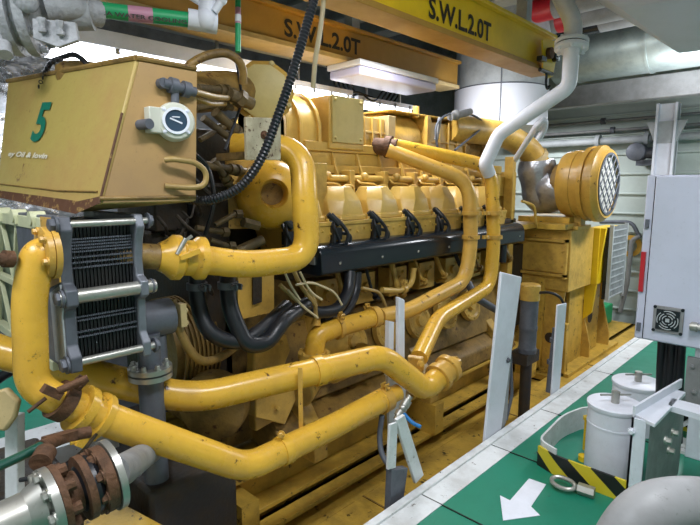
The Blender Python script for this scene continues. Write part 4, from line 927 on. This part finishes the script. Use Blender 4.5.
# air filter
af = thing('air_filter', 'large round yellow air filter with a wire grille face', 'air filter', (-2.3, 5.95, 1.2))
ac = at(609,184,x=-1.88); K = .93
b = MB(); b.lathe(ac-X*.62*K, X, [(t*K,r*K) for t,r in [(.14,.3),(.14,.37),(.18,.385),(.25,.385),(.251,.395),(.3,.395),(.301,.385),(.4,.385),(.401,.43),(.45,.435),(.451,.41),(.5,.41),(.501,.44),(.56,.44),(.58,.415),(.62,.39),(.62,.345),(.58,.34),(.56,.0)]], 56); b.build('canister', M_pipe2, af)
b = MB()
for i in range(-3,4):
    h = math.sqrt(max(0, .31**2-(i*.1)**2)); u1 = V(0,.7071,.7071); u2 = V(0,.7071,-.7071)
    b.cyl(ac+V(.004,0,0)+u1*(i*.1)-u2*h, ac+V(.004,0,0)+u1*(i*.1)+u2*h, .007, seg=6); b.cyl(ac+V(.01,0,0)+u2*(i*.1)-u1*h, ac+V(.01,0,0)+u2*(i*.1)+u1*h, .007, seg=6)
b.ring(ac+X*.0, X, .312, .02, .02, 48); b.build('wire_grille', M_fgrey, af)
MB().lathe(ac-X*.03, X, [(0,.316),(.005,.316)], 48).build('filter_element', mat('filter_white', '#c9c9c2', .7), af)
b = MB(); b.box((ac.x-.42,ac.y-.07,1.13),(ac.x-.24,ac.y+.07,ac.z-.34)); b.box((ac.x-.5,ac.y-.2,1.13),(ac.x-.22,ac.y+.2,1.17)); b.build('mounting_foot', M_eng, af, bevel=.006)
# silver lagged elbow
el = thing('lagged_elbow', 'silver foil wrapped elbow joining the air filter to the yellow duct', 'pipe', at(545,212,d=5.1))
ep = [ac-X*.6, ac-X*.85, at(547,205,d=5.35), at(541,170,d=5.2), at(528,152,d=5.1)]
MB().tube([ac-X*.50, V(ac.x-.74,ac.y+.02,1.46), V(ac.x-.78,ac.y-.02,1.5), at(537,160,x=-2.66)], lambda t: .23+.03*math.sin(t*9)-.05*t, [.2,.05], 30, rib=.05).build('lagging', mat('dull_foil', '#c2c3c8', .32, .75, dirt='#5a5858', amt=.5, scale=7, bump=.8, bscale=9), el)
b = MB(); b.lathe(ac-X*.55, X, [(0,.2),(.0,.23),(.1,.24),(.11,.28)], 30); b.build('neck', M_engd, el)
MB().tube([at(448,128,x=-2.95), at(470,130,x=-2.9), at(505,134,x=-2.8), at(530,150,x=-2.7), at(538,165,x=-2.65)], .135, [.1,.25,.2], 26).build('x', M_eng).name = 'charge_air_duct'
cad = bpy.data.objects['charge_air_duct']; tag(cad, 'thick yellow air duct curving to the foil wrapped elbow', 'duct')
m_ = MB(); dd = at(538,165,x=-2.65)-at(530,150,x=-2.7)
m_.ring(at(534,158,x=-2.68), dd, .14, .06, .02); m_.build('hose_cuff', M_cream, el)
tb = thing('turbo_wiring', 'thin dark tubes arching over the yellow air duct', 'tubes', at(450,130,x=-2.8))
b = MB(); b.tube([at(438,150,x=-2.8), at(434,125,x=-2.8), at(448,113,x=-2.8), at(475,115,x=-2.8), at(486,125,x=-2.8), at(455,150,x=-2.7)], .011, .12, 8); b.build('tube', M_fgrey, tb)
b = MB(); b.ball(at(456,115,x=-2.8), .05); b.cyl(at(450,117,x=-2.8), at(470,112,x=-2.8), .035); b.cyl(at(440,118,x=-2.82),at(436,140,x=-2.82),.02); b.build('sensor', M_grey, tb)
# rear upright plate of the engine between guard and box
b = MB(); b.box((-3.6,5.05,.3),(-2.55,5.16,1.75)); b.box((-2.6,4.98,1.0),(-2.5,5.04,1.9)); b.box((-3.0,4.9,1.5),(-2.6,5.0,1.7)); b.cyl(V(-2.62,4.75,1.3),V(-2.62,4.75,1.72),.09); b.cyl(V(-2.62,4.75,1.72),V(-2.62,4.75,1.8),.1); b.build('flywheel_housing', M_eng, e, bevel=.008)
b = MB(); b.box((-3.2,5.1,.0),(-2.65,5.7,.95)); b.build('coupling_housing', M_dark, e)
b = MB(); b.box((-2.75,5.0,1.15),(-2.45,5.5,1.2)); b.tube([V(-2.45,5.1,1.45),V(-2.4,5.3,1.4),V(-2.4,5.35,1.2)],.015,.08,8); b.build('rear_bracket', M_eng, e)

# dark strainer cylinder with yellow cap
sc = at(527,350,x=-1.95); st = thing('strainer', 'dark upright cylinder with yellow cap beside the tall white post', 'strainer', (sc.x, sc.y, at(527,352,x=-1.95).z))
tz = at(527,285,x=-1.95).z; bz = at(527,352,x=-1.95).z
b = MB(); b.lathe(V(sc.x,sc.y,bz), Z, [(0,.07),(.0,.08),(.04,.082),(.05,.075),(.2,.075),(.21,.08),(.24,.08),(.25,.075),(tz-bz-.14,.078)]); b.build('body', M_fgrey, st)
b = MB(); b.lathe(V(sc.x,sc.y,tz-.14), Z, [(0,.085),(.13,.088),(.14,.08)]); b.build('cap', M_eng, st)
b = MB(); b.cyl(V(sc.x,sc.y,bz), V(sc.x,sc.y,-.5), .05); b.box((sc.x-.12,sc.y-.1,bz-.1),(sc.x+.05,sc.y+.15,bz)); b.build('stem', M_dark, st)
pipe('black_cable', 'black cable arching from the strainer cap to the short white post', 'cable', [at(536,293,x=-1.9), at(552,292,x=-1.75), at(564,300,x=-1.68), at(563,318,x=-1.66), at(556,335,x=-1.66)], .012, M_rub, .08)

# ================================================================== WHITE POSTS ON THE KERB
def post(p_bl, p_br, p_tr, p_tl, th, name, label, m, x=-1.51):
    a = MB(); P_ = [at(*q, x=x) for q in (p_bl, p_br, p_tr, p_tl)]
    if x > -1.6: P_[0].z = P_[1].z = -.12
    a.prism(P_, X*-th)
    r = thing(name, label, 'post', (P_[0]+P_[1])/2); a.build('flat_bar', m, r, bevel=.006); return r, P_
r, P_ = post((484,436),(500,425),(522,277),(502,272), .02, 'guard_post', 'tall white flat post standing on the walkway kerb', M_white)
b = MB(); b.prism([P_[1]+V(0,0,0), at(507,418,x=-1.515), at(512,345,x=-1.515), at(512,338,x=-1.515)], X*-.06); b.build('worn_edge', M_grey, r)
b = MB(); b.hexbolt(at(507,360,x=-1.515), X, .015, .02); b.tube([at(506,420,x=-1.54), at(512,395,x=-1.54), at(510,350,x=-1.54)], .012, .05, 8); b.build('cable', M_fgrey, r)
r, P_ = post((552,388),(560,383),(567,303),(558,305), .015, 'guard_post', 'short white post farther along the kerb with grey conduit', M_white)
b = MB(); b.cyl(at(549,392,x=-1.55), at(556,328,x=-1.55), .026); b.ring(at(552,362,x=-1.55), Z, .028, .03, .01); b.ring(at(555,340,x=-1.55), Z, .028, .03, .01); b.build('conduit', M_fgrey, r)
# splayed white bracket with pipes near (400,430)
r, P_ = post((399,372),(405,371),(405,300),(399,297), .03, 'pipe_support', 'slim white angle upright behind the thick lower pipes', M_white, -1.95)
b = MB(); b.prism([at(x,y,x=-1.98) for x,y in [(388,376),(393,375),(394,322),(389,321)]], X*-.03); b.build('second_bar', M_white, r)
b = MB(); b.prism([at(x,y,x=-1.96) for x,y in [(388,376),(406,371),(405,430),(390,438)]], X*-.02); b.build('foot_plate', M_whited, r)
gp_ = thing('kerb_bracket', 'worn white splayed bracket under the blue-handled valve', 'bracket', at(404,470,x=-1.53))
b = MB(); b.prism([at(x,y,x=-1.53) for x,y in [(397,420),(405,415),(424,475),(416,484),(402,440)]], X*-.02); b.build('leg', M_whited, gp_, bevel=.003)
b = MB(); b.prism([at(x,y,x=-1.535) for x,y in [(390,425),(398,422),(396,468),(388,470)]], X*-.015); b.build('leg', M_whited, gp_, bevel=.003)
b = MB(); b.prism([at(x,y,x=-1.535) for x,y in [(392,470),(408,468),(404,498),(390,515)]], X*-.04); b.build('foot', M_fgrey, gp_, bevel=.003)
bv = thing('drain_valve', 'small steel ball valve with blue lever at the end of the lowest pipe', 'valve', at(402,418,d=2.95))
b = MB(); q0, q1 = at(410,396,d=2.98), at(396,420,d=2.93); b.cyl(q0, q1, .018); b.ring(q0.lerp(q1,.3), q1-q0, .018, .04, .01); b.ring(q0.lerp(q1,.75), q1-q0, .018, .03, .01); b.ball(q0.lerp(q1,.5), .026); b.build('body', M_steel, bv)
MB().tube([at(404,414,d=2.9), at(412,423,d=2.85), at(421,427,d=2.83)], .011, .03, 8).build('lever', M_blue, bv)
pipe('drain_hose', 'thin grey tube curving down from the lowest pipe end clamp', 'hose', [at(382,415,d=3.0), at(379,440,d=3.0), at(383,460,d=2.95), at(398,472,d=2.9)], .016, M_fgrey, .08)

# ================================================================== WALKWAY OBJECTS
def canister(px, py, rpx, ptop, label):
    c = at(px, py, z=0); d = (c-EYE).dot(FW); r = rpx*d/F
    tp = at(px, ptop, y=c.y); h = tp.z
    root = thing('filter_canister', label, 'canister', (c.x, c.y, 0), 'white canisters on the walkway')
    b = MB(); b.lathe(c, Z, [(0,r),(h*.68,r),(h*.681,r*1.015),(h*.71,r*1.015),(h*.711,r),(h-.03,r)], 48); b.build('body', M_white, root)
    b = MB(); b.lathe(c+Z*(h-.03), Z, [(0,r*1.02),(.012,r*1.05),(.025,r*1.05),(.03,r*1.0)], 48); b.build('lid', M_white, root)
    b = MB(); t = c+Z*h; b.cyl(t, t+Z*.065, .022); b.cyl(t+Z*.045-RT*.085, t+Z*.045+RT*.085, .006, seg=10); b.build('tee_handle', M_steel, root)
    b = MB(); b.hexbolt(c+Z*h*.6+V(r,-.02,0), X, .012, .02); b.build('bolt', M_steel, root)
    return root
canister(634, 428, 22, 380, 'white cylindrical canister with tee handle, farther back beside the cabinet cables')
canister(610, 468, 24, 401, 'white cylindrical canister with tee handle, nearer inside the striped guard')
hb = thing('toe_guard', 'bent steel strip guard with yellow and black stripes around the near canister', 'guard', at(585,470,z=0))
def strip(pts, z0, z1, th, m, name):
    b = MB(); pts = fillet([Vector((p.x,p.y,0)) for p in pts], .09)
    R = []
    for i, p in enumerate(pts):
        t = (pts[min(i+1,len(pts)-1)]-pts[max(i-1,0)]).normalized(); n = V(-t.y,t.x,0)*th/2
        R.append([p+n+Z*z0, p-n+Z*z0, p-n+Z*z1, p+n+Z*z1])
    b.rings(R); return b.build(name, m, hb, smooth=50)
sp = [at(612,432,z=.0), at(572,428,z=0), at(545,442,z=0), at(540,462,z=0), at(560,471,z=0), at(628,494,z=0)]
sp = [V(-.98,3.5,0), V(-1.13,3.45,0), V(-1.19,3.2,0), V(-1.16,2.78,0), V(-1.04,2.735,0)]
strip(sp[:4]+[sp[4]], .0, .15, .012, M_whited, 'rear_strip')
strip([V(-1.155,2.77,0), V(-1.04,2.725,0), V(-.6,2.725,0)], .0, .118, .014, M_haz, 'striped_strip')
b = MB(); b.cyl(V(-.98,3.0,0), V(-.98,3.0,.03), .03); b.cyl(V(-1.0,3.08,.03), V(-1.0,3.08,.22), .016); b.cyl(V(-1.0,3.08,.22), V(-1.0,3.08,.24), .024); b.build('yellow_peg', M_beamy, hb)
eb = thing('pad_eye', 'steel eyebolt lying on the walkway in front of the striped guard', 'eyebolt', V(-.95,2.62,0))
b = MB(); c = V(-.95,2.62,.035)
R = []
for i in range(24):
    q = 2*math.pi*i/24; o_ = c+V(math.cos(q)*.06, math.sin(q)*.035, math.sin(q)*.01); rad = V(math.cos(q),math.sin(q),0)
    R.append([o_+(rad*math.cos(a)+Z*math.sin(a))*.012 for a in [2*math.pi*k/10 for k in range(10)]])
b.rings(R, closed=True); b.build('eye', M_steel, eb)
b = MB(); b.cyl(V(-.88,2.64,.03), V(-.80,2.65,.03), .03, seg=6); b.build('nut', M_steel, eb)
# bracket frame right of the canisters
br = thing('bracket_frame', 'white angled steel frame with a flat top beside the canisters', 'frame', at(665,470,z=0))
zt_ = .46
tA, tB, tC, tD = at(635,414,z=.48), at(655,424,z=.48), at(686,392,z=.48), at(667,387,z=.48)
b = MB(); b.prism([tA,tB,tC,tD], -Z*.02); b.build('top_plate', M_white, br, bevel=.003)
b = MB(); e1, e2 = at(634,411,z=.5), at(681,383,z=.5); b.obox((e1+e2)/2, (.012,(e2-e1).length,.05), e2-e1); b.build('back_flange', M_white, br)
b = MB(); bp = tA.lerp(tB,.0); b.box((tA.x-.005,tA.y-.03,0),(tA.x+.06,tA.y-.02,.47)); b.box((tA.x-.005,tA.y-.03,0),(tA.x+.005,tA.y+.05,.47)); b.hexbolt(V(tA.x+.0,tA.y-.03,.4), -Y, .014, .02); b.build('upright', M_white, br)
b = MB(); b.prism([tB-Z*.02+V(-.02,.0,0), tC-Z*.02, V(tC.x,tC.y,0), V(tB.x-.02,tB.y,0)], Y*.01); b.build('side_plate', M_grey, br)
b = MB(); tE = at(720,410,z=.48); tF = at(718,420,z=.48); b.prism([at(672,398,z=.48), tE, tF, at(668,405,z=.48)], -Z*.03); b.build('arm', M_white, br)
b = MB()
for x, y, z in ((665,440,.2),(668,450,.15),(672,432,.25)): b.hexbolt(at(x,y,x=tC.x-.02 if 0 else tB.x+.02), X, .016, .03)
b.build('bolt', M_steel, br)
hz2 = thing('striped_post', 'short post with yellow and black stripes behind the white bracket frame', 'post', at(688,440,z=0))
c = at(688,432,z=0); MB().box((c.x-.04,c.y,0),(c.x+.04,c.y+.02,.42)).build('striped_bar', M_haz, hz2)
dd_ = MB(); p = at(676,445,z=0); dd_.obox(V(p.x,p.y,.12),(.02,.3,.02),V(.6,.3,.5)); dd_.box((p.x,p.y-.1,0),(p.x+.2,p.y+.1,.02)); dd_.build('stay', M_whited, hz2)
# near grey pipe elbow, bottom right
pipe('grey_handrail', 'broad smooth grey pipe bend very close at the bottom right corner', 'pipe', [at(606,610,d=1.0), at(622,545,d=1.0), at(648,512,d=1.0), at(686,505,d=1.02), at(760,512,d=1.05)], .056, M_grey, [.06,.06,.06])
# white upright at right edge
ru = thing('cabinet_stand', 'white steel upright at the right edge beside the cabinet', 'post', at(697,480,z=0))
c = at(699,440,z=0)
b = MB(); b.box((c.x-.02,c.y-.3,0),(c.x+.16,c.y-.24,1.0)); b.build('upright', M_white, ru, bevel=.004)
b = MB(); b.box((c.x-.05,c.y-.33,.35),(c.x+.1,c.y-.3,.62)); b.hexbolt(V(c.x-.0,c.y-.33,.42), -Y, .014); b.hexbolt(V(c.x-.02,c.y-.33,.57), -Y, .014); b.build('hinge_plate', M_grey, ru)

# ---- cabinet
cy = 3.4; ca = at(640,340,y=cy); cbt = at(656,175,y=cy)
xl = ca.x; zb3 = ca.z; zt3 = cbt.z
cab = thing('control_cabinet', 'white electrical cabinet with a ventilation guard near its lower corner', 'cabinet', (xl+.4, cy+.15, zb3))
MB().box((xl-.042,cy+.03,zb3),(xl+.9,cy+.45,zt3)).build('body', M_cab, cab, bevel=.008)
MB().box((xl+.012,cy,zb3+.012),(xl+.9,cy+.026,zt3-.008)).build('door', M_cab, cab, bevel=.006)
MB().box((xl+.004,cy+.02,zb3+.01),(xl+.012,cy+.032,zt3-.01)).build('door_seal', M_black, cab)
v0 = at(668,320,y=cy-.005)
b = MB(); s = .078; 
for a in (1,): b.box((v0.x-s,cy-.012,v0.z-s),(v0.x+s,cy,v0.z+s))
b.build('vent_plate', M_grey, cab, bevel=.003)
MB().box((v0.x-.06,cy-.018,v0.z-.06),(v0.x+.06,cy-.012,v0.z+.06)).build('vent_opening', M_black, cab)
b = MB()
for k, rr in enumerate((.012,.026,.04,.054)):
    for q in range(4 if k else 0):
        a0_ = q*math.pi/2+.25*k
        n = 6; R = []
        for i in range(n+1):
            a_ = a0_+ (math.pi/2-.35)*i/n; o_ = V(v0.x+math.cos(a_)*rr, cy-.02, v0.z+math.sin(a_)*rr); rd = V(math.cos(a_),0,math.sin(a_))*.0025
            R.append([o_+rd, o_+rd-Y*.003, o_-rd-Y*.003, o_-rd])
        b.rings(R)
b.box((v0.x-.01,cy-.024,v0.z-.01),(v0.x+.01,cy-.018,v0.z+.01))
b.build('vent_guard', M_ltgrey, cab, whole=True)
b = MB()
for i in (-1,1):
    for j in (-1,1): b.hexbolt(V(v0.x+i*.07,cy-.012,v0.z+j*.07), -Y, .007, .008)
b.build('vent_screw', M_black, cab)
b = MB(); g0 = at(690,326,y=cy-.03); b.cyl(g0-X*.0, g0+X*.1, .02); b.ring(g0+X*.02, X, .02, .03, .006); b.build('gland', M_steel, cab)
b = MB(); b.box((xl-.036,cy+.012,at(640,292,y=cy).z),(xl-.012,cy+.03,at(640,252,y=cy).z)); b.build('red_strip', M_red, cab)
b = MB(); b.box((xl-.03,cy+.015,zb3+.05),(xl-.01,cy+.03,zb3+.1)); b.box((xl-.03,cy+.015,zb3+.68),(xl-.01,cy+.03,zb3+.73)); b.build('hinge', M_fgrey, cab)
cbl = thing('cable_bundle', 'bundle of thick black cables dropping from the cabinet underside to the floor', 'cables', at(675,400,z=0))
for i in range(5):
    x = at(663+5*i,340,y=cy+.2).x; MB().tube([V(x,cy+.17+.02*(i%2),zb3+.01), V(x+.01,cy+.17,zb3-.3), V(x+.03,cy+.2,.0)], .024, .2, 12).build('cable', M_rub, cbl)
